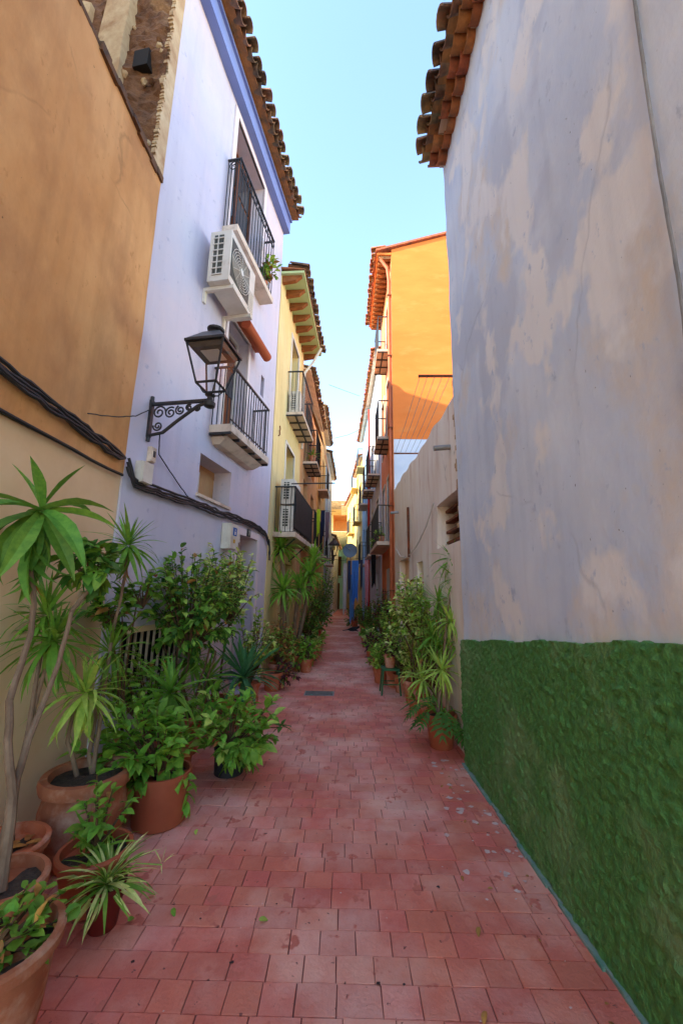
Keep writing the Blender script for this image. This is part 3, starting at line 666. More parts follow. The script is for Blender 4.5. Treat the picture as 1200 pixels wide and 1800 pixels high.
cable('bundle of black cables clipped across the lavender wall over the door', [LV.p(0,.03,2.59), LV.p(.1,.04,2.42), LV.p(.5,.04,2.44), LV.p(1.1,.04,2.46), LV.p(1.7,.04,2.47), LV.p(2.3,.04,2.5), LV.p(3.0,.04,2.49), LV.p(3.4,.04,2.42), LV.p(3.55,.05,2.28), LV.p(3.6,.05,2.0)], .013, strands=4)
cable('thin black cable dropping from the lamp arm to the bundle', [LV.p(.24,.13,2.95), LV.p(.4,.03,2.8), LV.p(.75,.02,2.62), LV.p(.98,.03,2.5)], .006, jit=.004)
cable('thin wire strung between the lamp bracket and the orange wall', [LV.p(.22,.03,3.2), LV.p(.0,.05,3.02), (X0+.05,3.05,2.9), (X0+.03,2.7,2.76)], .005, jit=.004)
# ================================================================== left: yellow house
YL = Fr(-1.35, 6.84, 3.5, -1)
yh = thing('town_house', 'yellow house with green soffit, wooden rafter ends and a railed balcony of air conditioners', 'house', (-1.3, 7, 0))
part('wall', wall(YL, 0, 2.8, 0, 7.75, [(1.2,2.05,5.22,7.2,.22),(1.05,1.95,2.7,4.55,.22),(.35,.75,1.5,2.0,.15),(1.3,2.2,0,2.05,.25)], step=.25, amp=.008, back=3), m_yellow, yh, True)
for z0, z1, lb in ((5.22,7.2,'balcony_door'),(2.7,4.55,'balcony_door')):
    d_ = opening(YL, yh, 1.2 if z0 > 5 else 1.05, 2.05 if z0 > 5 else 1.95, z0, z1, .22, lb, m_white, m_door, m_white, .06); panes(YL, d_, 1.2, 1.95, z0+.8, z1-.05, .212, 2, 2)
opening(YL, yh, 1.3, 2.2, 0, 2.05, .25, 'door', m_wood, m_door, None, .1, 2); part('window', YL.bx(.35,.75,-.15,-.12,1.5,2.0), m_darkglass, yh)
sf = part('soffit', YL.bx(-.03, 2.85, -.02, .46, 7.75, 7.8), m_green_soffit, yh)
for i in range(8):
    mb = MB(); u = .03+i*.385
    mb.hexa([YL.p(u,0,7.6), YL.p(u,.28,7.64), YL.p(u+.09,.28,7.64), YL.p(u+.09,0,7.6), YL.p(u,0,7.749), YL.p(u,.4,7.749), YL.p(u+.09,.4,7.749), YL.p(u+.09,0,7.749)]); part('rafter_end', mb, m_wood, sf)
mb = MB(); mb.hexa([YL.p(-.04,.47,7.81), YL.p(-.04,-3,8.2), YL.p(2.86,-3,8.2), YL.p(2.86,.47,7.81), YL.p(-.04,.47,7.84), YL.p(-.04,-3,8.3), YL.p(2.86,-3,8.3), YL.p(2.86,.47,7.84)]); rf = part('roof', mb, m_tile, yh)
tile_row(YL, -.02, 2.85, .55, 7.83, .19, rf, TILE['old'])
mb = MB(); mb.tube([YL.p(2.5,.5,7.75), YL.p(2.55,.3,7.4), YL.p(2.6,.06,7.1), YL.p(2.6,.06,5.0)], .035, 8); part('downpipe', mb, m_white, yh, True)
balcony(YL, yh, .93, 2.5, .36, 5.15, .06, .95, m_slab, 16, 4, joists=4, label='upper balcony of the yellow house, iron bars and gridded underside', thin=.006)
by = balcony(YL, yh, .3, 2.5, .42, 2.45, .09, .86, m_slab, 14, 4, label='lower balcony of the yellow house clad in dark sheets', thin=.007)
mb = MB()
for i in range(14): YL.box(mb, .33+i*.152, .48+i*.152-.004, .395, .408, 2.62, 3.36)
part('dark_cladding', mb, mat('dark_slat_sheet', S(52,46,44), S(38,34,34), rough=.6), by)
for u in (.5, 1.8):
    mb = MB(); mb.tube([YL.p(u,.01,2.1), YL.p(u,.38,2.44)], .014, 6); part('brace', mb, m_iron, by)
ac_unit(YL, .36, 1.0, .1, .36, 2.56, 3.04, 'lower of two white air conditioners stacked on the yellow balcony', fan=False, brackets=False)
ac_unit(YL, .36, 1.0, .1, .36, 3.08, 3.56, 'upper of two white air conditioners stacked on the yellow balcony', fan=False, brackets=False)
ac_unit(YL, 1.0, 1.6, .05, .28, 5.22, 5.72, 'white air conditioner standing on the upper yellow balcony', fan=False, brackets=False)
mb = MB(); mb.tube([YL.p(.12,.35,3.4), YL.p(.12,1.0,3.41), YL.p(.12,1.15,3.41)], .012, 6); solo('clothes_pole', mb, m_iron, 'black pole reaching out over the street from the yellow balcony', 'pole', YL.p(.12,.4,3.4))
mb = MB(); mb.tube([YL.p(.32,.015,4.42), YL.p(.36,.03,4.46), YL.p(.33,.03,4.52), YL.p(.38,.03,4.58), YL.p(.33,.03,4.63)], .012, 6); solo('iron_scroll', mb, m_rust, 'small rusty scroll ornament fixed to the yellow wall', 'ornament', YL.p(.35,.02,4.5), True)
# ================================================================== simpler houses down the street
def town(fr, length, h, mt, label, doors, back=3, tiles='old', eave=.16, rows=1, roofh=1.0, fasc=None, side=None):
    t = thing('town_house', label, 'house', fr.p(length/2, 0, 0))
    part('wall', wall(fr, 0, length, 0, h, [d[:4]+(.2,) for d in doors], step=.4, amp=.006, back=back), mt, t, True)
    for d in doors:
        kind = 'window' if d[2] > .3 and d[3]-d[2] < 1.6 else 'door'
        w_ = opening(fr, t, d[0], d[1], d[2], d[3], .2, kind, m_white, d[4] if len(d) > 4 else m_door, m_white if len(d) > 5 else None, .06)
        if d[2] > .3: panes(fr, w_, d[0], d[1], d[2]+.1, d[3]-.05, .192, 2, 2)
    mb = MB(); mb.hexa([fr.p(0,eave,h+.0), fr.p(0,-back,h+roofh), fr.p(length,-back,h+roofh), fr.p(length,eave,h+.0), fr.p(0,eave,h+.04), fr.p(0,-back,h+roofh+.05), fr.p(length,-back,h+roofh+.05), fr.p(length,eave,h+.04)])
    r_ = part('roof', mb, m_slab, t)
    for k in range(rows): tile_row(fr, .05, length, eave+.12-.3*k, h+.03+.1*k, .2, r_, TILE[tiles], pan=(k == 0))
    return t
H3 = Fr(-1.18, 9.63, 1.7, -1)
h3 = town(H3, 4.2, 7.3, m_peach, 'peach house past the yellow one with a rolled canvas awning', [(.6,1.3,0,2.1),(.7,1.5,2.75,4.5),(2.5,3.3,2.75,4.5),(.7,1.5,5.0,6.8),(2.5,3.3,5.0,6.8)], eave=.2)
balcony(H3, h3, .5, 1.7, .38, 4.85, .06, .9, m_slab, 12, 4, thin=.006, joists=3); balcony(H3, h3, .5, 1.8, .38, 2.6, .07, .9, m_slab, 12, 4, thin=.006)
balcony(H3, h3, 2.3, 3.5, .36, 2.6, .07, .9, m_slab, 12, 4, thin=.006)
mb = MB(); pts = 10
for k in range(pts+1):
    a = k/pts; mb.v += [H3.p(.9,.05+.5*math.sin(a*1.5),6.9-1.7*a), H3.p(2.6,.05+.5*math.sin(a*1.5),6.9-1.7*a), H3.p(.9,.04+.5*math.sin(a*1.5),6.89-1.7*a), H3.p(2.6,.04+.5*math.sin(a*1.5),6.89-1.7*a)]
for k in range(pts):
    o = k*4; mb.f += [(o,o+1,o+5,o+4),(o+2,o+6,o+7,o+3),(o,o+4,o+6,o+2),(o+1,o+3,o+7,o+5)]
mb.f += [(0,2,3,1)]; mb.t = [0]*len(mb.f); solo('awning', mb, m_canvas, 'beige canvas awning bulging from the peach house over the street', 'awning', H3.p(1.7,.05,5.2), True)
H4 = Fr(-1.055, 13.85, 1.2, -1)
h4 = town(H4, 4.2, 8.3, m_ochre, 'ochre house halfway down the left side', [(.8,1.6,0,2.1),(.6,1.4,2.8,4.6),(2.4,3.2,2.8,4.6),(.6,1.4,5.3,7.1),(2.4,3.2,5.3,7.1)], eave=.2)
balcony(H4, h4, .4, 1.7, .36, 2.65, .07, .9, m_slab, 12, 4, thin=.007); balcony(H4, h4, .4, 1.7, .36, 5.15, .07, .9, m_slab, 12, 4, thin=.007)
H5 = Fr(-.96, 18.07, 1.5, -1)
h5 = town(H5, 5, 8.0, m_grey, 'grey white house on the left near the street end', [(1,1.8,0,2.1),(.8,1.6,2.8,4.5),(3,3.8,2.8,4.5),(.8,1.6,5.2,7),(3,3.8,5.2,7)])
balcony(H5, h5, .6, 2.0, .36, 2.65, .07, .9, m_slab, 10, 3)
# ================================================================== right: near white house with green stucco
RW = Fr(1.12, -1.6, 0, 1)
rw = thing('town_house', 'weathered white house wall with rough green stucco base, nearest on the right', 'house', (1.2, 1, 0))
part('wall', wall(RW, 0, 5.44, 1.0, 6.5, step=.12, amp=.016, back=4), m_wallW, rw, True)
def gtop(u): Y = u-1.6; return 1.06 + max(0, (3.84-Y))*.115 + .006*math.sin(Y*9) + .008*noise.noise(Vector((Y*7,0,0))) + .01*noise.noise(Vector((Y*25,3,0)))
gs = wall(RW, 2.6, 5.46, 0, 1.3, step=.014, amp=.008, back=.1, top=gtop, zsplit=.0)
for i, v in enumerate(gs.v):
    if v.x < 1.16:
        v.x -= .03 + .011*noise.noise(v*34) + .008*noise.noise(v*72)
part('green_stucco_base', gs, m_greenst, rw, True)
part('green_stucco_base', RW.bx(0, 2.6, -.05, .03, 0, 1.37), m_greenst, rw)
mb = MB()
for i in range(48): y_ = -1.6+i*.114; RW.box(mb, i*.114, i*.114+.114, .015, .04+random.uniform(0,.02), -.01, .008+random.uniform(0,.008))
part('paint_drip_edge', mb, mat('teal_paint_edge', S(92,138,118), S(140,150,140), scale=12), rw)
mb = MB(); mb.hexa([RW.p(-.1,.24,6.6), RW.p(-.1,-4,7.8), RW.p(5.44,-4,7.8), RW.p(5.44,.24,6.6), RW.p(-.1,.24,6.64), RW.p(-.1,-4,7.9), RW.p(5.44,-4,7.9), RW.p(5.44,.24,6.64)])
rf = part('roof', mb, m_tile, rw)
def stub_row(o_edge, z, pitch, u0):
    me = TILE['new']; k = int(5.5/pitch)
    for i in range(k):
        u = u0+i*pitch+random.uniform(-.012,.012)
        if u > 5.42: break
        y = -RW.n; zax = Vector((0,0,-1)) if random.random() < .85 else Vector((0,0,1)); x = y.cross(zax); M4 = Matrix((x,y,zax)).transposed().to_4x4()
        M4.translation = RW.p(u, o_edge+random.uniform(-.012,.012), z+.08); inst('roof_tile', me, rf, M4)
stub_row(.09, 6.43, .165, .02); stub_row(.17, 6.51, .165, .1)
mb = MB(); RW.box(mb, 0, 5.43, -.3, .05, 6.505, 6.59); RW.box(mb, 0, 5.43, -.3, .13, 6.59, 6.6); part('cornice_bed', mb, m_slab, rw)
tile_row(RW, .05, 5.42, .33, 6.58, .21, rf, TILE['old'], sc=1.05)
cable('pale conduit running down the white wall from the roof', [RW.p(RW.px(x_,y_,.02)[0], .02, RW.px(x_,y_,.02)[1]) for x_, y_ in ((1108,-60),(1118,30),(1135,150),(1158,300),(1180,420),(1196,520),(1215,700),(1225,850))], .007, jit=.002).data.materials[0] = mat('grey_conduit', S(150,148,146), S(110,108,108), scale=4)
# ================================================================== right: low stained wall
RL = Fr(1.16, 3.84, 0, 1)
rl = thing('garden_wall', 'low stained beige wall with rusty grated window and blocked doorway', 'wall', (1.2, 6, 0))
def rtop(u): return 3.58 + .06*u + .02*math.sin(u*7)
u_a, z_a = RL.px(770, 960); u_b, z_b = RL.px(805, 868)
part('wall', wall(RL, 0, 5.36, 0, 3.7, [(.12,1.05,2.02,2.56,.3),(3.35,4.5,0,2.12,.12),(3.35,3.6,2.3,2.75,.2),(2.0,2.5,.0,1.95,.15)], step=.13, amp=.02, back=.5, top=rtop, zsplit=2.9), m_stain, rl, True)
bw = part('window', RL.bx(.12,1.05,-.33,-.28,2.02,2.56), mat('brown_shade', S(110,74,48), S(84,56,38)), rl)
for i in range(4): part('slat', RL.bx(.14,1.03,-.2,-.1,2.08+i*.13,2.11+i*.13), m_rust, bw)
part('blocked_doorway', RL.bx(3.35,4.5,-.15,-.11,0,2.12), m_cream, rl); part('blocked_doorway', RL.bx(2.0,2.5,-.18,-.14,0,1.95), m_stain, rl)
part('window', RL.bx(3.35,3.6,-.22,-.19,2.3,2.75), mat('painted_void_shade', (.012,.012,.014)), rl)  # small opening's inner darkness painted as a near-black sheet
mb = MB(); mb.tube([RL.p(3.15,.03,3.0), RL.p(3.15,.03,2.2), RL.p(3.15,.03,2.1)], .022, 8); part('rusty_pipe', mb, m_rust, rl)
for u, z in ((.35,3.1),(4.6,3.2)): 
    mb = MB(); mb.tube([RL.p(u,-.05,z), RL.p(u,.18,z-.02)], .03, 10); part('spout', mb, m_steel, rl, True)
mb = MB()
for k in range(40):                   # crumbled plaster seam against the near house
    z = 2.0+k*.045; RL.box(mb, .0, random.uniform(.02,.09), .0, random.uniform(.01,.035), z, z+.045)
part('broken_plaster_edge', mb, m_rubplas, rl)
cable('slack white wire looping along the low stained wall', [RL.p(4.9,.03,2.45), RL.p(4.2,.03,2.2), RL.p(3.4,.03,2.12), RL.p(2.4,.03,2.2), RL.p(1.6,.03,2.4), RL.p(1.1,.03,2.62)], .009, jit=.004).data.materials[0] = m_white
# clothes line brackets with five wires
q1, q2 = PY(735,661,5.4), PY(812,661,5.4); q3, q4 = PY(692,797,8.7), PY(735,797,8.7)
cl = thing('clothes_line', 'clothes drying line of five thin wires between two dark bars above the low wall', 'clothes line', q1)
mb = MB(); mb.tube([q1, q2], .022, 6); part('bar', mb, m_rust, cl); mb = MB(); mb.tube([q3, q4, q4-Vector((0,0,.35))], .02, 6); part('bar', mb, m_rust, cl)
for i in range(5):
    mb = MB(); a = q1.lerp(q2, .04+.17*i); b_ = q3.lerp(q4, .05+.2*i); mb.tube([a, a.lerp(b_, .5)-Vector((0,0,.04)), b_], .004, 4); part('wire', mb, m_steel, cl)
# ================================================================== right: orange house with tall gable
RO = Fr(1.15, 9.2, 0, 1)
ro = thing('town_house', 'tall apricot house whose sunlit blank gable rises above the low wall', 'house', (1.5, 10, 0))
part('wall', wall(RO, 0, 3.1, 0, 10.6, [(.5,1.3,2.75,4.5,.2),(.5,1.3,5.5,7.3,.2),(.5,1.3,8.0,9.7,.2),(1.9,2.7,2.75,4.5,.2),(1.9,2.7,5.5,7.3,.2),(1.0,1.9,0,2.1,.2)], step=.3, amp=.006, back=.3), m_orangeF, ro, True)
for z0, z1 in ((2.75,4.5),(5.5,7.3),(8.0,9.7)):
    for u0 in ((.5,1.9) if z0 < 8 else (.5,)): d_ = opening(RO, ro, u0, u0+.8, z0, z1, .2, 'window', m_white, m_door, m_white, .06); panes(RO, d_, u0, u0+.8, z0+.3, z1-.05, .192, 2, 3)
opening(RO, ro, 1.0, 1.9, 0, 2.1, .2, 'door', m_wood, m_door)
mb = MB(); xe = 7.0
mb.v = [Vector(q) for q in ((1.155,9.185,5.2),(xe,9.185,5.2),(xe,9.185,12.5),(1.155,9.185,10.72),(1.155,12.3,5.2),(xe,12.3,5.2),(xe,12.3,12.5),(1.155,12.3,10.72))]
mb.v = [Vector((v.x+(.31 if v.x < 2 and v.y > 10 else 0), v.y, v.z)) for v in mb.v]
mb.f = [(0,1,2,3),(3,2,6,7),(1,5,6,2),(4,7,6,5),(0,3,7,4),(0,4,5,1)]; mb.t = [0]*6; part('gable_wall', mb, m_orangeG, ro)
mb = MB(); mb.box(1.17, 7, 9.19, 12.2, 0, 5.198); part('gable_base', mb, m_palew, ro)
mb = MB(); mb.hexa([RO.p(-.08,.42,10.62), RO.p(-.08,-6,12.55), RO.p(3.12,-6,12.55), RO.p(3.12,.42,10.62), RO.p(-.08,.42,10.68), RO.p(-.08,-6,12.62), RO.p(3.12,-6,12.62), RO.p(3.12,.42,10.68)]); rf = part('roof', mb, m_tile, ro)
tile_row(RO, -.03, 3.1, .52, 10.64, .19, rf, TILE['new']); 
mb = MB()
for i in range(16): RO.box(mb, .02+i*.195, .12+i*.195, 0, .34, 10.46, 10.55)
part('brick_dentils', mb, m_tile, ro); part('eave_bed', RO.bx(-.02,3.1,0,.38,10.55,10.61), m_orangeG, ro)
mb = MB(); mb.tube([RO.p(.06,.3,10.5), RO.p(.06,.1,10.2), RO.p(.06,.06,9.8), RO.p(.06,.06,.1)], .045, 10); part('downpipe', mb, m_pipe, ro, True)
for z in (1.5,3.5,5.5,7.5,9.3): part('pipe_clip', RO.bx(.0,.12,.0,.112,z,z+.03), m_rust, ro)
balcony(RO, ro, .35, 1.5, .36, 7.85, .07, 1.0, m_slab, 10, 3, joists=3, label='top balcony of the apricot house'); balcony(RO, ro, .35, 1.5, .36, 5.35, .07, 1.0, m_slab, 10, 3, joists=3, label='middle balcony of the apricot house')
balcony(RO, ro, .3, 2.9, .38, 2.6, .09, .9, m_slab, 20, 3, label='long lowest balcony of the apricot house')
R3 = Fr(1.14, 12.35, -1.0, 1)
r3 = town(R3, 4.4, 9.7, m_palew, 'pale blue white house beside the apricot one with grated balconies', [(.8,1.6,0,2.1),(.6,1.4,2.8,4.6,m_door,1),(2.6,3.4,2.8,4.6,m_door,1),(.6,1.4,5.5,7.3,m_door,1),(2.6,3.4,5.5,7.3,m_door,1)], tiles='new', eave=.2)
balcony(R3, r3, .3, 1.8, .4, 5.3, .06, .95, m_slab, 12, 3, joists=3); balcony(R3, r3, 2.4, 3.7, .4, 5.3, .06, .95, m_slab, 12, 3, joists=3); balcony(R3, r3, .3, 1.8, .38, 2.6, .07, .95, m_slab, 12, 3)
mb = MB(); mb.tube([R3.p(4.3,.06,9.6), R3.p(4.3,.06,.1)], .05, 8); part('downpipe', mb, m_red, r3, True, label='red downpipe')
R4 = Fr(1.06, 16.76, -1.6, 1)
r4 = town(R4, 4.6, 9.8, m_sky2, 'sky blue house far down the right side', [(1,1.8,0,2.1),(.8,1.6,2.8,4.6),(3,3.8,2.8,4.6),(.8,1.6,5.5,7.3),(3,3.8,5.5,7.3)], tiles='new', eave=.2)
balcony(R4, r4, .5, 2.0, .4, 5.3, .06, .95, m_slab, 10, 3); balcony(R4, r4, .5, 2.0, .4, 2.6, .06, .95, m_slab, 10, 3); balcony(R4, r4, 2.8, 4.1, .4, 7.8, .06, .95, m_sand, 10, 3)
R5 = Fr(.93, 21.37, -3.2, 1)
r5 = town(R5, 4.5, 9.0, m_sand, 'sand yellow sunlit house far down the right side', [(1,1.8,0,2.1),(.8,1.6,2.8,4.6),(2.8,3.6,2.8,4.6),(.8,1.6,5.5,7.3),(2.8,3.6,5.5,7.3),(2.8,3.6,7.6,8.6)], tiles='new')
balcony(R5, r5, .5, 2.0, .4, 5.3, .06, .95, m_sand, 10, 3); balcony(R5, r5, 2.5, 4.0, .4, 7.8, .06, .95, m_sand, 10, 3)
R6 = Fr(.68, 25.9, -5.5, 1)
r6 = town(R6, 5.5, 8.2, m_sand, 'pale golden house last on the right side', [(1,1.8,0,2.1),(.8,1.6,2.8,4.6),(3,3.8,2.8,4.6),(.8,1.6,5.5,7.3),(3,3.8,5.5,7.3)], tiles='new')
balcony(R6, r6, .5, 2.0, .4, 5.3, .06, .95, m_sand, 10, 3)
H6 = Fr(-.83, 23.1, 2.2, -1)
town(H6, 8, 4.6, m_palew, 'low pale house farthest down the left side', [(1,1.8,0,2.1),(.8,1.6,2.8,4.1),(3,3.8,2.8,4.1),(5,5.8,2.8,4.1)])
# houses closing the view, stepping up one behind the other
for Fx, Fy, L_, h_, mt_, lb in ((-4,33.5,9,5.0,m_mint,'low mint green house closing the end of the street'), (-.4,38,7,8.2,m_ochre,'ochre house rising behind the mint green one'), (-7,47,12,10.6,mat('pale_cream_render', S(220,196,140), S(206,180,120), scale=1.5, bump=.15),'cream house highest and farthest beyond the street end')):
    f_ = Fr(Fx, Fy, 90, 1); c_ = -Fx-.2
    t = town(f_, L_, h_, mt_, lb, [(c_-.9,c_-.2,0,2.1),(c_-.9,c_-.1,2.7,4.3),(c_+.5,c_+1.2,2.7,4.3)]+([(c_+.1,c_+.8,5.2,6.8),(c_+1.4,c_+2.1,5.2,6.8)] if h_ > 6 else []), tiles='new')
    balcony(f_, t, c_-1.1, c_+.1, .4, 2.55, .06, .95, m_slab, 8, 3)
    if h_ > 6: balcony(f_, t, c_, c_+1.0, .4, 5.05, .06, .95, m_slab, 8, 3)
#@@OBJECTS
# ================================================================== potted plants, left, nearest first
MARG = blades('marginata', .09, lf_mid, .15, .3); MARGY = blades('marginata_yellow', .095, lf_yel, .15, .3)
CORN = blades('corn', .2, leafm('leaf_corn', S(108,150,58), S(80,126,48)), .5, .45); STRAP = blades('strap', .1, lf_blue, .3, .5); SPID = blades('spider', .075, lf_var, .35, .5); SPIDG = blades('spiderg', .075, lf_mid, .35, .5)
YUCC = blades('yucca', .12, lf_fresh, .3, .4); DRYB = blades('dryblade', .05, lf_dry, .2, .3)
def sp(a, b, r0, r1, parent, bow=.05, mt=None, name='stem'):
    pts = stem_path(a, b, bow); k = len(pts)-1; mb = MB(); mb.tube(pts, [r0+(r1-r0)*i/k for i in range(k+1)], 8); part(name, mb, mt or m_bark, parent, True); return pts
# 1 big foreground pot with geranium leaves
p = pot('large old terracotta pot with round green leaves in the bottom left corner', 'potted plant', -1.08, 1.45, .185, .42, m_terraold, shape='bowl')
bush(p, top(p), top(p)+Vector((.02,.04,.06)), (.17,.15,.1), 16, 6, .05, [RND, RND, OV['m'], OV['dry']], 120, up=.6)
# 2 pot with the tall broad-leaved corn plant
p = pot('tall corn plant with broad drooping leaves on bare grey stems by the orange wall', 'potted plant', -1.33, 1.76, .165, .38, m_terraold, shape='bowl')
crown = PY(72, 905, 2.1); base = top(p)
s1 = sp(base+Vector((.02,0,0)), PY(22,1400,1.85), .022, .02, p, .02); s2 = sp(s1[-1], PY(18,1230,1.95), .018, .015, p, .03); s3 = sp(s2[-1], PY(60,1040,2.1), .015, .013, p, .05); sp(s3[-1], crown, .013, .012, p, .02)
fo = Foliage(p, 60); rosette(fo, crown, 28, .45, CORN, lo=-1.3, hi=1.3, upbias=.65); rosette(fo, crown-Vector((0,0,.12)), 8, .38, CORN, lo=-1.5, hi=-.7); 
for k in range(3): fo.leaf(DRYB[2], orient(crown-Vector((0,0,.16)), Vector((random.uniform(-1,1), random.uniform(-1,.3), -1.2)), sc=.36))
fo.done()
s4 = sp(s1[-1], PY(75,1240,2.1), .016, .014, p, .02); s5 = sp(s4[-1], PY(125,1075,2.2), .013, .011, p, .03); tip = PY(165,1030,2.3); sp(s5[-1], tip, .013, .01, p, .02)
bush(p, tip, PY(175,985,2.35), (.2,.18,.16), 14, 7, .11, [OV['d'], OV['m']], 90, up=-.1)
# 3 dark red pot with spider plant
c = gnd(160, 1655); p = pot('spider plant with white striped arching leaves in a small dark red pot', 'potted plant', c.x, c.y+.08, .085, .17, m_plasticred)
fo = Foliage(p, 130)
for tm, n_l in ((SPID, 60), (SPIDG, 50)): rosette(fo, top(p)+Vector((0,0,.02)), n_l, .23, tm[1:2]+tm[1:2]+tm[2:3], lo=.1, hi=1.35)
mb = MB(); a = top(p); e = gnd(285,1520,.22); mb.tube([a, a.lerp(e,.5)+Vector((0,0,.06)), e], .003, 5); part('runner', mb, lf_yel, p); rosette(fo, e, 7, .07, SPID, lo=.1, hi=1.2)
fo.done()
# 4 shallow bowls
p = pot('shallow terracotta bowl with a few leafy shoots, behind the spider plant', 'potted plant', -1.2, 2.2, .16, .25, m_brownpot, shape='bowl')
bush(p, top(p), top(p)+Vector((.02,0,.22)), (.14,.12,.2), 8, 8, .075, [OV['m'], OV['f']], 80, up=.2)
fo = Foliage(p, 20); rosette(fo, top(p), 10, .24, YUCC, lo=.3, hi=1.3); fo.done()
p = pot('terracotta bowl of dry leaves against the cream wall at far left', 'potted plant', -1.6, 2.13, .175, .3, m_terra, shape='bowl')
c1, c2 = PY(95,1130,2.4), PY(80,1085,2.45); b0 = top(p)
fo = Foliage(p, 170)
for c_, n_l in ((c1,60),(c2,44)): sp(b0+Vector((random.uniform(-.04,.04),0,0)), c_, .014, .01, p, .08); rosette(fo, c_, n_l, .34, MARG, lo=-.9, hi=1.4)
for k in range(9): fo.leaf(OV['dry'], orient(b0+Vector((random.uniform(-.1,.1), random.uniform(-.1,.1), .01)), Vector((random.uniform(-1,1), random.uniform(-1,1), .15)), sc=.08))
fo.done()
# 5 barrel pot
p = pot('big ribbed terracotta barrel pot with a spiky dracaena, left of the path', 'potted plant', -1.5, 2.57, .225, .43, m_terraold, shape='barrel')
fo = Foliage(p, 230); b0 = top(p)
for (qx, qy, Y, n_l, L_) in ((150,1222,2.6,64,.34),(195,1150,2.9,44,.3),(225,962,2.95,56,.34)):
    c_ = PY(qx, qy, Y); sp(b0+Vector((random.uniform(-.08,.08), random.uniform(-.05,.08), 0)), c_, .014, .009, p, .1); rosette(fo, c_, n_l, L_, MARG if qy < 1200 else MARGY, lo=-1.0, hi=1.4)
c_ = PY(225, 985, 2.95)
for k in range(8): fo.leaf(DRYB[2], orient(c_, Vector((random.uniform(-.6,.6), random.uniform(-.6,.6), -1)), sc=.22))
fo.done()
# 6 brown pot with broad green shrub spilling over the path
p = pot('round brown pot with a bushy light green shrub trailing over the paving', 'potted plant', -1.2, 2.92, .175, .3, m_brownpot, shape='straight')
bush(p, top(p), PY(262,1300,2.95), (.4,.33,.32), 46, 10, .112, [OV['f'], OV['m'], OV['f']], 290, up=.25)
mb = MB(); a = top(p); e = gnd(322,1425,.04); pts = [a+Vector((.1,-.02,.03)), a+Vector((.2,-.05,.0)), e+Vector((0,0,.16)), e]; mb.tube(pts, .004, 5); part('trailing_stem', mb, m_twig, p)
fo = Foliage(p, 20)
for k in range(14): q = pts[1].lerp(e, random.random()); fo.leaf(OV['f'], orient(q, Vector((random.uniform(-1,1), random.uniform(-1,1), random.uniform(-.8,.3))), sc=.1))
fo.done()
# 7 ficus against the lavender wall
p = pot('dense dark green ficus bush with yellowish tips against the lavender wall', 'potted plant', -1.48, 4.0, .18, .34, m_terra)
for k in range(5): sp(top(p)+Vector((random.uniform(-.06,.06), random.uniform(-.06,.06), 0)), PY(330+random.uniform(-50,50), 1130+random.uniform(-20,20), 4.05), .014, .009, p, .06, m_twig)
bush(p, PY(330,1150,4.05), PY(340,1055,4.05), (.52,.42,.56), 100, 13, .09, [OV['d'], OV['d'], OV['m'], OV['m'], OV['y']], 300, up=-.05)
# 8 variegated ficus
p = pot('cream variegated ficus reaching in front of the brown front door', 'potted plant', -1.42, 4.75, .15, .3, m_terra)
sp(top(p), PY(405,1080,4.8), .016, .01, p, .05, m_twig)
bush(p, PY(405,1100,4.8), PY(398,1015,4.8), (.42,.36,.42), 72, 11, .085, [OV['v'], OV['v'], OV['y'], OV['m']], 260, up=-.05)
# 9 spiky dracaena lower, in terracotta
p = pot('terracotta pot with a low spiky dracaena before the barred basement window', 'potted plant', -1.36, 3.55, .15, .28, m_terra)
c_ = PY(300, 1222, 3.4); sp(top(p), c_, .014, .01, p, .05); fo = Foliage(p, 80); rosette(fo, c_, 64, .4, MARG, lo=-.95, hi=1.35); fo.done()
# 10 black pot with leafy shrub
c = gnd(400, 1368); p = pot('black plastic pot with a light green leafy shrub reaching over the path', 'potted plant', c.x-.02, c.y+.1, .125, .22, m_blackpot, shape='straight')
bush(p, top(p), PY(415,1275,3.6), (.4,.34,.32), 46, 10, .105, [OV['f'], OV['m'], OV['f'], OV['y']], 260, up=.25)
a = top(p); e = PY(495,1278,3.6); mb = MB(); mb.tube([a+Vector((0,0,.1)), a.lerp(e,.6)+Vector((0,0,.06)), e], .004, 5); part('trailing_stem', mb, m_twig, p); fo = Foliage(p, 9); rosette(fo, e, 8, .09, [OV['d']]*3, lo=-.3, hi=1); fo.done()
# 11 strap leaved clivia
p = pot('clivia with dark arching strap leaves, in terracotta beside the front door', 'potted plant', -1.12, 4.75, .16, .3, m_terra)
fo = Foliage(p, 60); c_ = PY(428,1195,4.7); sp(top(p), c_, .03, .03, p, .01, lf_blue); rosette(fo, c_, 52, .55, STRAP, lo=.0, hi=1.35); fo.done()
# 12 red pot with purple foliage
c = gnd(476, 1216); p = pot('terracotta pot with trailing purple foliage at the corner of the yellow house', 'potted plant', c.x, c.y+.1, .16, .26, m_terra)
bush(p, top(p), top(p)+Vector((.22,.05,.05)), (.2,.2,.24), 26, 9, .06, [OV['p'], OV['p'], OV['m']], 200, up=0)
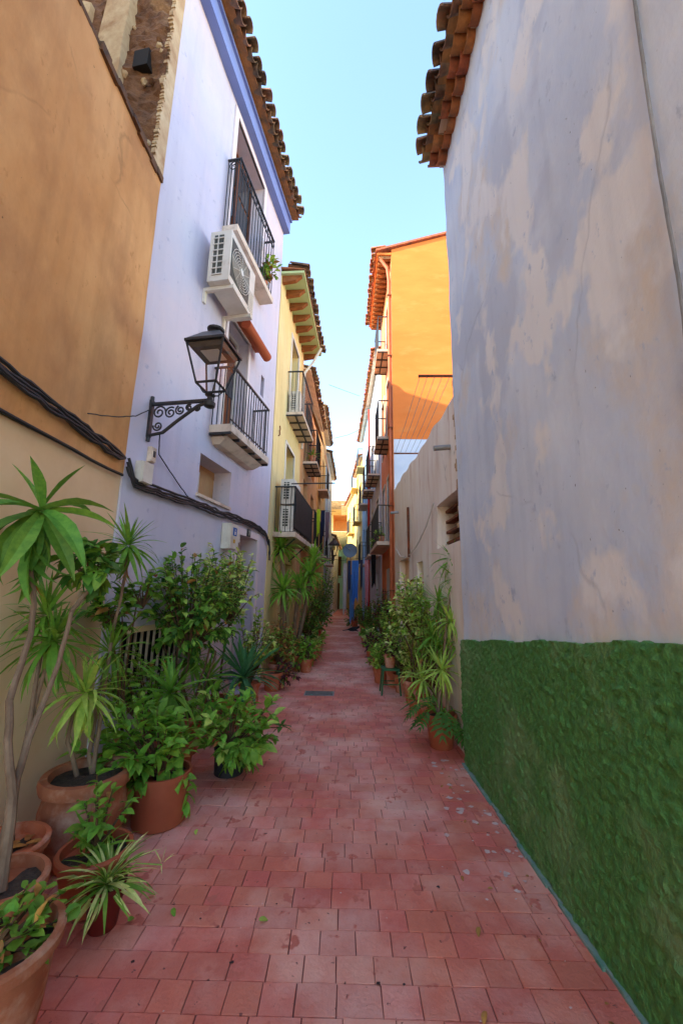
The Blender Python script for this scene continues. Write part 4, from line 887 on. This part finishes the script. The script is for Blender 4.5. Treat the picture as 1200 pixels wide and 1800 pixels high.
# 13 yuccas at the yellow house
p = pot('tall yucca with shaggy dry trunk standing before the yellow house', 'potted plant', -1.1, 7.4, .18, .32, m_terra)
fo = Foliage(p, 170)
for (qx, qy, Y, n_l) in ((494,965,7.4,64),(498,1040,7.3,56)):
    c_ = PY(qx, qy, Y); sp(top(p), c_, .05, .04, p, .05); rosette(fo, c_, n_l, .5, YUCC, lo=-.4, hi=1.4)
    for k in range(18): fo.leaf(DRYB[2], orient(c_-Vector((0,0,random.uniform(0,.35))), Vector((random.uniform(-.5,.5), random.uniform(-.5,.5), -1)), sc=.34))
fo.done()
p = pot('second yucca with several rosettes farther along the yellow house', 'potted plant', -1.0, 8.5, .18, .32, m_terra)
fo = Foliage(p, 170)
for (qx, qy, Y, n_l) in ((545,1012,8.5,60),(552,985,8.9,54),(528,1035,8.3,50)): c_ = PY(qx, qy, Y); sp(top(p), c_, .045, .035, p, .06); rosette(fo, c_, n_l, .5, YUCC, lo=-.4, hi=1.4)
fo.done()
L_SH = [(498,1130,7.0,(.34,.35,.5),[OV['y'],OV['m'],OV['dry']],(fl_lilac,8,.03),'loose yellow green plumbago with lilac flowers at the yellow wall',-1.1),
        (525,1150,7.9,(.3,.35,.4),[OV['m'],OV['y'],OV['p']],None,'mixed green and reddish shrub below the yuccas',-.95),
        (548,1090,9.4,(.3,.5,.6),[OV['d'],OV['m']],None,'dense green shrub past the yuccas',-.95),
        (565,1060,11.0,(.32,.6,.8),[OV['d'],OV['d'],OV['m']],None,'tall dark green climber against the peach house',-.9),
        (575,1040,13.0,(.3,.7,1.0),[OV['d'],OV['d'],OV['m']],None,'tallest dark climber beside the distant lamp',-.85)]
for qx, qy, Y, rd, tms, flw, lb, x_ in L_SH:
    p = pot(lb, 'potted plant', x_, Y, .17, .28, m_terra); q = PY(qx, qy, Y); bush(p, top(p), q, rd, 46, 12, .08, tms, 120, up=.1, flowers=flw)
for _ in range(1):
    c = gnd(552,1122); t = thing('chair', 'bright red seat standing among the pots by the left wall', 'chair', (c.x, c.y, 0)); m_rc = mat('red_plastic', S(196,36,36), S(170,26,28), rough=.45)
    x_, y_ = c.x, c.y
    part('seat', (lambda b: (b.box(x_-.2,x_+.2,y_-.2,y_+.2,.43,.46), b)[1])(MB()), m_rc, t)
    mb = MB(); mb.hexa([(x_-.2,y_+.18,.47),(x_+.2,y_+.18,.47),(x_+.2,y_+.21,.47),(x_-.2,y_+.21,.47),(x_-.2,y_+.28,.88),(x_+.2,y_+.28,.88),(x_+.2,y_+.31,.88),(x_-.2,y_+.31,.88)]); part('backrest', mb, m_rc, t)
    for a_, b__ in ((-.18,-.18),(.18,-.18),(-.18,.18),(.18,.18)): mb = MB(); mb.tube([(x_+a_*1.1,y_+b__*1.15,0),(x_+a_,y_+b__,.44)], .014, 6); part('leg', mb, m_rc, t)
p = pot('thin stemmed leafy plant rising between the barrel pot and the lavender wall', 'potted plant', -1.62, 3.2, .14, .26, m_terra)
for (qx, qy, Y) in ((215,1080,3.1),(250,1030,3.3),(190,1060,3.0)): sp(top(p), PY(qx,qy,Y), .009, .005, p, .06, m_twig); bush(p, PY(qx,qy+40,Y), PY(qx,qy,Y), (.2,.18,.16), 10, 6, .1, [OV['m'], OV['f'], OV['d']], 60)
p = pot('low green leafy shrub filling the gap beneath the ficus', 'potted plant', -1.62, 3.68, .13, .24, m_terra)
bush(p, top(p), PY(235,1180,3.5), (.3,.24,.3), 26, 9, .085, [OV['m'], OV['f'], OV['y']], 200, up=.2)
p = pot('wispy grass like dracaena low between the ficus and the clivia', 'potted plant', -1.25, 4.3, .13, .26, m_terra)
fo = Foliage(p, 120)
for (qx, qy, Y) in ((365,1195,4.3),(335,1165,4.2)): c_ = PY(qx,qy,Y); sp(top(p), c_, .012, .009, p, .04); rosette(fo, c_, 48, .36, MARG, lo=-.8, hi=1.4)
fo.done()
p = pot('yellow green leafy shrub beside the clivia at the lavender corner', 'potted plant', -1.25, 5.6, .15, .28, m_terra)
bush(p, top(p), PY(452,1120,5.6), (.26,.3,.45), 36, 9, .08, [OV['y'], OV['m'], OV['v']], 160)
p = pot('small terracotta pot of grassy leaves at the foot of the second yucca', 'potted plant', -.72, 8.6, .15, .25, m_terra); fo = Foliage(p, 50); rosette(fo, top(p), 40, .4, YUCC, lo=0, hi=1.3); fo.done()
# ================================================================== potted plants, right
c = gnd(785, 1322); p = pot('big terracotta pot with deeply cut philodendron leaves and tall dracaenas at the wall corner', 'potted plant', c.x-.02, c.y+.13, .16, .31, m_brownpot)
fo = Foliage(p, 290); b0 = top(p)
for (qx, qy, Y, n_l, tm) in ((795,985,4.5,50,MARG),(802,1020,4.4,44,MARG),(792,1095,4.35,50,MARGY),(776,1180,4.2,44,MARGY),(742,1195,4.4,34,MARGY),(770,1140,4.6,36,MARG)):
    c_ = PY(qx, qy, Y); sp(b0+Vector((random.uniform(-.06,.06), random.uniform(-.06,.06), 0)), c_, .013, .009, p, .07); rosette(fo, c_, n_l, .3, tm, lo=-.9, hi=1.4)
fo.done()
def philo(mt):                          # deeply lobed leaf
    mb = MB(); n = 6; mb.v = [Vector((0,0,0)), Vector((0,1,-.25))]
    for sgn in (-1, 1):
        for i in range(n):
            t = i/(n-1); y_ = .05+.85*t; L_ = .5*math.sin(math.pi*(.2+.7*t)); o = len(mb.v)
            mb.v += [Vector((0,y_-.03,-.25*t*t)), Vector((0,y_+.09,-.25*t*t)), Vector((sgn*L_,y_+.22+.1*t,-.12-.2*t*t)), Vector((sgn*L_*.55,y_+.02,-.05-.2*t*t))]
            mb.f.append((o,o+3,o+2,o+1) if sgn > 0 else (o,o+1,o+2,o+3))
    mb.f.append((0,1,len(mb.v)-3)); mb.t = [0]*len(mb.f); return mb, mb.mesh('leaf', mt, smooth=True)
PHI = philo(lf_dark); fo = Foliage(p, 20)
for k in range(15):
    a = k*2.4; d = Vector((math.cos(a)-.35, math.sin(a)-.35, random.uniform(-.5,.5))).normalized(); st = b0 + d*random.uniform(.12,.26) + Vector((0,0,random.uniform(.05,.2)))
    mb = MB(); mb.tube([b0, b0.lerp(st,.6)+Vector((0,0,.05)), st], .005, 5); part('leaf_stalk', mb, lf_mid, p); fo.leaf(PHI, orient(st, d+Vector((0,0,-.35)), sc=random.uniform(.17,.26)))
fo.done()
def simple_pot(qx, qy, r_, h, lb, mt=m_terra):
    c = gnd(qx, qy); return pot(lb, 'potted plant', c.x, c.y+r_*.7, r_, h, mt)
p = simple_pot(733,1262,.1,.2,'small reddish pot right behind the big philodendron pot'); fo = Foliage(p, 30); rosette(fo, top(p), 22, .22, YUCC, lo=.1, hi=1.3); fo.done()
p = simple_pot(727,1238,.125,.24,'terracotta pot with a young spiky dracaena, third from the wall corner'); fo = Foliage(p, 40); c_ = top(p)+Vector((.02,0,.2)); sp(top(p), c_, .012, .01, p, .02); rosette(fo, c_, 36, .3, MARGY, lo=-.5, hi=1.4); fo.done()
p = pot('cream and green variegated ficus bush in front of the blocked doorway', 'potted plant', .98, 5.8, .16, .3, m_terra)
for k in range(4): sp(top(p), PY(735+random.uniform(-25,25),1120,5.75), .013, .008, p, .05, m_twig)
bush(p, PY(737,1135,5.75), PY(735,1065,5.75), (.44,.4,.5), 90, 12, .09, [OV['v'], OV['v'], OV['y'], OV['y'], OV['m']], 280, up=-.05)
p = pot('low variegated shrub under the cream ficus', 'potted plant', .9, 6.4, .14, .26, m_terra); bush(p, top(p), PY(712,1140,6.3), (.36,.36,.34), 56, 10, .085, [OV['v'], OV['v'], OV['y'], OV['m']], 120)
p = pot('leafy green plant in terracotta between the ficus and the stool', 'potted plant', .82, 6.75, .15, .3, m_terra); bush(p, top(p), PY(700,1120,6.8), (.34,.34,.5), 44, 10, .08, [OV['m'], OV['f'], OV['y']], 160)
p = pot('tall bright green shrub against the low wall behind the dracaenas', 'potted plant', 1.0, 5.0, .14, .28, m_terra); bush(p, top(p), PY(765,1120,5.0), (.26,.3,.55), 44, 10, .085, [OV['m'], OV['y'], OV['f']], 200)
p = pot('dark dracaena clump leaning on the low wall at the corner', 'potted plant', 1.02, 4.6, .12, .26, m_terra); fo = Foliage(p, 200)
for (qx, qy, Y) in ((800,1060,4.5),(770,1060,4.7),(760,1120,4.7),(805,1130,4.4)): c_ = PY(qx,qy,Y); sp(top(p), c_, .012, .008, p, .06); rosette(fo, c_, 46, .32, MARG, lo=-.9, hi=1.4)
fo.done()
# green stool with a pot
c = gnd(687, 1222); t = thing('stool', 'small green metal stool carrying a flower pot on the right', 'stool', (c.x, c.y+.1, 0)); m_gs = mat('green_stool_paint', S(40,110,66), S(30,90,54), rough=.5); x_, y_ = c.x, c.y+.1
mb = MB(); mb.box(x_-.13,x_+.13,y_-.13,y_+.13,.34,.37); part('seat', mb, m_gs, t)
for a_ in (-1,1):
    for b__ in (-1,1): mb = MB(); mb.tube([(x_+a_*.14,y_+b__*.14,0),(x_+a_*.11,y_+b__*.11,.345)], .012, 6); part('leg', mb, m_gs, t)
for a_ in (-1,1): mb = MB(); mb.tube([(x_-.125,y_+a_*.125,.15),(x_+.125,y_+a_*.125,.15)], .008, 6); part('stretcher', mb, m_gs, t)
p = pot('terracotta pot of purple leaves standing on the green stool', 'potted plant', x_, y_, .1, .2, m_terra, z=.37); bush(p, top(p), top(p)+Vector((0,0,.16)), (.2,.2,.18), 26, 9, .06, [OV['p'], OV['m'], OV['y']], 120, flowers=(fl_pink, 5, .025))
R_SH = [(668,1160,8.2,(.26,.35,.3),[OV['p'],OV['m'],OV['y']],None,'low reddish coleus past the green stool',.86,(0,)),
        (690,1085,8.6,(.3,.35,.42),[OV['y'],OV['m'],OV['f']],(fl_pink,7,.03),'yellow green shrub with pink flowers before the apricot house',.95,()),
        (672,1060,9.8,(.26,.35,.42),[OV['p'],OV['p'],OV['d'],OV['m']],(fl_pink,6,.03),'dark purple leaved shrub beside the apricot downpipe',.95,()),
        (662,1105,10.6,(.28,.4,.36),[OV['m'],OV['d'],OV['f']],(fl_red,6,.03),'green shrub with red flowers on the right',.85,()),
        (652,1085,12.4,(.28,.5,.5),[OV['d'],OV['m']],None,'dark green bush below the long apricot balcony',.82,()),
        (640,1078,14.6,(.3,.6,.5),[OV['d'],OV['m']],None,'dark green bush beneath the hanging laundry',.72,()),
        (622,1082,17.0,(.4,.5,.5),[OV['d'],OV['d'],OV['m']],None,'farthest dark green potted bush on the right',.45,())]
for qx, qy, Y, rd, tms, flw, lb, x_, _ in R_SH:
    p = pot(lb, 'potted plant', x_, Y, .16, .28, m_terra); bush(p, top(p), PY(qx, qy, Y), rd, 42, 12, .08, tms, 120, up=.1, flowers=flw)
SP = (('small terracotta pot of yellow green leaves, first past the green stool', .62, 7.0, 'y'), ('small terracotta pot of fresh green leaves, second past the green stool', .68, 7.7, 'f'), ('small terracotta pot of purple leaves, third past the green stool', .62, 8.9, 'p'),
      ('small terracotta pot of cream leaves, fourth past the green stool', .64, 9.7, 'v'), ('small terracotta pot of green leaves, fifth past the green stool', .6, 11.2, 'f'), ('small terracotta pot of yellow green leaves beside the bright red seat', -.62, 9.9, 'y'),
      ('small terracotta pot of fresh leaves in front of the second yucca', -.7, 7.75, 'f'), ('small terracotta pot of cream leaves at the edge of the left shrubs', -.66, 9.3, 'v'))
for lb, x_, Y, k_ in SP:
    p = pot(lb, 'potted plant', x_, Y, .13, .24, m_terra); bush(p, top(p), top(p)+Vector((0,0,.2)), (.22,.22,.22), 24, 9, .085, [OV[k_], OV[k_], OV['f']], 90, up=.3)
# upper balcony plant (lavender) and others
p = pot('small pot plant trailing leaves over the upper lavender balcony rail', 'potted plant', *LV.p(2.42,.12,0).xy, .08, .14, m_terra, z=6.385); bush(p, top(p), top(p)+Vector((.12,-.02,.3)), (.16,.16,.24), 12, 7, .1, [OV['y'], OV['m'], OV['dry']], 90)
p = pot('bright green agave pot on the peach house balcony', 'potted plant', *H3.p(.62,.25,0).xy, .1, .18, m_terra, z=4.92); fo = Foliage(p, 30); rosette(fo, top(p), 26, .3, YUCC, lo=0, hi=1.3); fo.done()
for k, (u, z) in enumerate(((.5,2.7),(1.1,2.7),(1.8,2.7),(2.4,2.7))):
    p = pot(('first','second','third','fourth')[k]+' flower pot along the long apricot balcony, counted from the gable', 'potted plant', *RO.p(u,.25,0).xy, .08, .14, m_terra, z=z-.01); bush(p, top(p), top(p)+Vector((-.05,0,.12)), (.15,.15,.14), 12, 7, .07, [OV['m'], OV['y'], OV['d']], 40, flowers=((fl_pink if k % 2 else fl_red), 4, .03))
# ================================================================== laundry, dish, far lamp, odds and ends
def cloth(label, a, b, drop, mt, name='laundry', folds=5, amp=.03, cat='laundry'):
    a, b = Vector(a), Vector(b); mb = MB(); nx, ny = 16, 10; side = (b-a).normalized(); nrm = side.cross(Vector((0,0,1))).normalized()
    for sgn in (-1, 1):
        for i in range(nx+1):
            for j in range(ny+1):
                t, v = i/nx, j/ny; w_ = 1-.12*v+.05*math.sin(v*5); q = (a+b)/2 + side*((t-.5)*(b-a).length*w_) - Vector((0,0,drop*v*(1+.08*math.sin(t*7)))) + nrm*(amp*v*math.sin(t*folds*3.1)+sgn*.004)
                mb.v.append(q)
    o = (nx+1)*(ny+1)
    for i in range(nx):
        for j in range(ny):
            k = i*(ny+1)+j; mb.f += [(k,k+1,k+ny+2,k+ny+1),(o+k,o+k+ny+1,o+k+ny+2,o+k+1)]
    mb.t = [0]*len(mb.f); return solo(name, mb, mt, label, cat, (a+b)/2, True)
def fab(n, c): return mat('cloth_'+n, c, tuple(v*.85 for v in c), rough=.9, scale=12, bump=.2)
q = lambda x, y, Y: PY(x, y, Y)
cable('clothes line wire crossing the street with the blue laundry', [q(560,978,13.5), q(600,985,13.6), q(640,980,13.5), q(680,962,12.6)], .007, jit=.002)
for lb, x0, x1, y0, y1, Y, c in (('bright blue garment hanging on the line', 618,630,985,1056,13.5,S(64,124,204)), ('dark navy garment hanging left of the blue one', 611,617,985,1040,13.55,S(60,70,100)), ('dark garment hanging right of the blue one', 633,637,984,1035,13.5,S(70,66,84)),
                                 ('long white sheet hanging below the satellite dish', 603,610,990,1075,14.6,S(214,208,206)), ('pink towel hanging beside the dark garment', 641,648,984,1060,13.4,S(208,140,150)), ('long pale blue cloth hanging behind the blue garment', 614,623,1010,1090,15.2,S(96,146,206)), ('black trousers hanging under the apricot balcony', 652,660,975,1030,12.6,S(26,26,32))):
    a, b, bt = q(x0,y0,Y), q(x1,y0,Y), q(x0,y1,Y); cloth(lb, a, b, a.z-bt.z, fab(lb.split()[0]+str(x0), c))
for lb, x0, x1, y0, y1, Y, c in (('lime green cloth hung from the peach balcony', 557,563,895,940,10.4,S(186,206,50)), ('navy cloth hung on the left next to the lime one', 564,571,897,945,10.6,S(34,40,66)), ('grey mauve cloth hung on the left after the navy one', 572,579,900,948,11.0,S(130,104,112))):
    a, b, bt = q(x0,y0,Y), q(x1,y0,Y), q(x0,y1,Y); cloth(lb, a, b, a.z-bt.z, fab(lb.split()[0]+str(x0), c))
cable('wire carrying the lime and navy laundry on the left', [q(550,896,10.3), q(566,897,10.6), q(590,899,11.2)], .006, jit=.001)
for pts, lb in ((((578,676,13),(610,688,14),(632,696,15)),'upper thin wire crossing the street high up'), (((588,770,15),(612,764,15.5),(630,756,16)),'lower thin wire crossing the street in front of the sky')):
    cable(lb, [q(*e) for e in pts], .008, jit=.001)
def dish(c, r_, face, label, mt):
    t = thing('satellite_dish', label, 'satellite dish', c); mb = MB(); n = 24; f = face.normalized(); x = f.orthogonal().normalized(); y_ = f.cross(x)
    for off in (0, -.012):
        for k in range(6):
            rr = r_*k/5
            for j in range(n): a = 6.2832*j/n; mb.v.append(c + x*rr*math.cos(a)+y_*rr*math.sin(a) + f*(.3*rr*rr/r_-.1*r_+off))
    for s_ in range(2):
        o = s_*6*n
        for k in range(5):
            for j in range(n): a4 = (o+k*n+j, o+k*n+(j+1) % n, o+(k+1)*n+(j+1) % n, o+(k+1)*n+j); mb.f.append(a4 if s_ == 0 else a4[::-1])
    mb.t = [0]*len(mb.f); part('reflector', mb, mt, t, True); mb = MB(); mb.tube([c-f*.02, c-f*.15, c-f*.2-Vector((0,0,.25))], .02, 8); part('mount', mb, m_steel, t)
    mb = MB(); mb.tube([c-y_*r_*.9, c+f*r_*.8], .008, 5); mb.tube([c+f*r_*.75, c+f*r_*.95], .03, 8); part('feed_arm', mb, m_steel, t)
dish(q(615,968,14.2), .26, Vector((-.1,-1,.15)), 'round blue grey dish above the hanging laundry', mat('dish_bluegrey', S(120,146,168), S(104,130,152), rough=.5))
fl = thing('street_lamp', 'distant black lantern on the left wall past the climbers', 'street lamp', q(587,965,14)); C0 = q(587,965,14)
mb = MB(); mb.lathe([(.02,-.28),(.09,-.24),(.12,-.22)], C0, 8); part('base', mb, m_iron, fl)
for k in range(4):
    a = .785+k*1.5708; mb = MB(); mb.tube([C0+Vector((.1*math.cos(a),.1*math.sin(a),-.22)), C0+Vector((.19*math.cos(a),.19*math.sin(a),.14))], .014, 5); part('strut', mb, m_iron, fl)
mb = MB(); mb.lathe([(.22,.14),(.2,.17),(.08,.3),(.05,.34),(.07,.36),(.01,.4)], C0, 8); part('hood', mb, m_iron, fl)
mb = MB(); mb.lathe([(.08,-.2),(.15,.13)], C0, 4); part('pane', mb, GL, fl); mb = MB(); mb.lathe([(.01,-.05),(.05,-.02),(.05,.08),(.01,.12)], C0, 8); part('bulb', mb, mat('warm_bulb_glass', S(226,206,130)), fl)
mb = MB(); mb.tube([C0+Vector((0,0,-.27)), C0+Vector((0,0,-.4)), C0+Vector((-.45,.0,-.45))], .02, 6); part('arm', mb, m_iron, fl)
# cat lying on the path: one continuous skinned body
c = gnd(615, 1109); CP = [((0,0,.075),.075), ((.1,0,.08),.08), ((.2,0,.085),.072), ((.27,-.01,.12),.045), ((.32,-.03,.145),.045), ((.36,-.05,.135),.024),
    ((-.08,-.01,.05),.024), ((-.18,-.05,.03),.016), ((-.28,-.09,.022),.012), ((.0,-.1,.035),.03), ((.07,-.17,.025),.018), ((.15,-.18,.022),.016),
    ((.22,-.08,.035),.028), ((.27,-.16,.022),.017), ((.32,-.19,.02),.015), ((.315,-.005,.195),.009), ((.335,-.06,.195),.009), ((.0,.06,.04),.03), ((.2,.06,.035),.025)]
CE = [(0,1),(1,2),(2,3),(3,4),(4,5),(0,6),(6,7),(7,8),(0,9),(9,10),(10,11),(2,12),(12,13),(13,14),(4,15),(4,16),(0,17),(2,18)]
me = bpy.data.meshes.new('cat'); me.from_pydata([q_ for q_, _ in CP], CE, []); me.materials.append(mat('dark_fur', (.03,.03,.033), (.055,.052,.05), rough=.9, scale=30))
o = link('cat', me); o.location = (c.x, c.y, 0); o['label'] = 'dark grey cat stretched out on the paving far down the street'; o['category'] = 'cat'
md = o.modifiers.new('skin', 'SKIN'); md.use_smooth_shade = True
for k, (_, r_) in enumerate(CP): me.skin_vertices[0].data[k].radius = (r_, r_)
for k in range(len(CP)): me.skin_vertices[0].data[k].use_root = (k == 0)
md = o.modifiers.new('smooth', 'SUBSURF'); md.levels = 1; md.render_levels = 2
# leaf litter along the pots
mb = MB()
for k in range(150):
    Y = random.uniform(1.7, 9); x_ = (lx(Y)+.12+abs(random.gauss(0,.32))) if random.random() < .65 else (rx(Y)-.1-abs(random.gauss(0,.2)))
    put(mb, OV['dry'][0], orient(Vector((x_, Y, .006)), Vector((random.uniform(-1,1), random.uniform(-1,1), .12)), roll=random.uniform(-.3,.3), sc=random.uniform(.015,.035)), random.random())
o = link('leaf_litter', mb.mesh('leaf_litter', lf_dry)); o['kind'] = 'stuff'; o['label'] = 'dry leaf litter scattered along the edges of the paving'; o['category'] = 'leaves'
# fallen leaves
k = 0
for qx, qy, tm, lb in ((841,1635,'dry','curled brown fallen leaf on the paving near the green wall'),(853,1785,'dry','brown fallen leaf at the bottom edge of the paving'),(455,1622,'y','small yellow green fallen leaf on the paving in the middle'),(303,1602,'f','green fallen leaf beside the spider plant'),(345,1462,'y','yellow fallen leaf near the brown pot'),(225,1625,'f','green leaf scrap just right of the dark red pot'),(272,1578,'y','tiny yellow leaf scrap right of the spider plant')):
    c = gnd(qx, qy); o = link('fallen_leaf', OV[tm][1]); o.matrix_world = orient(c+Vector((0,0,.012)), Vector((random.uniform(-1,1), random.uniform(-1,1), .1)), roll=.3, sc=.045); o['label'] = lb; o['category'] = 'leaf'; o['group'] = 'fallen leaves on the paving'
for o in bpy.data.objects:
    if '_top' in o.keys(): del o['_top']
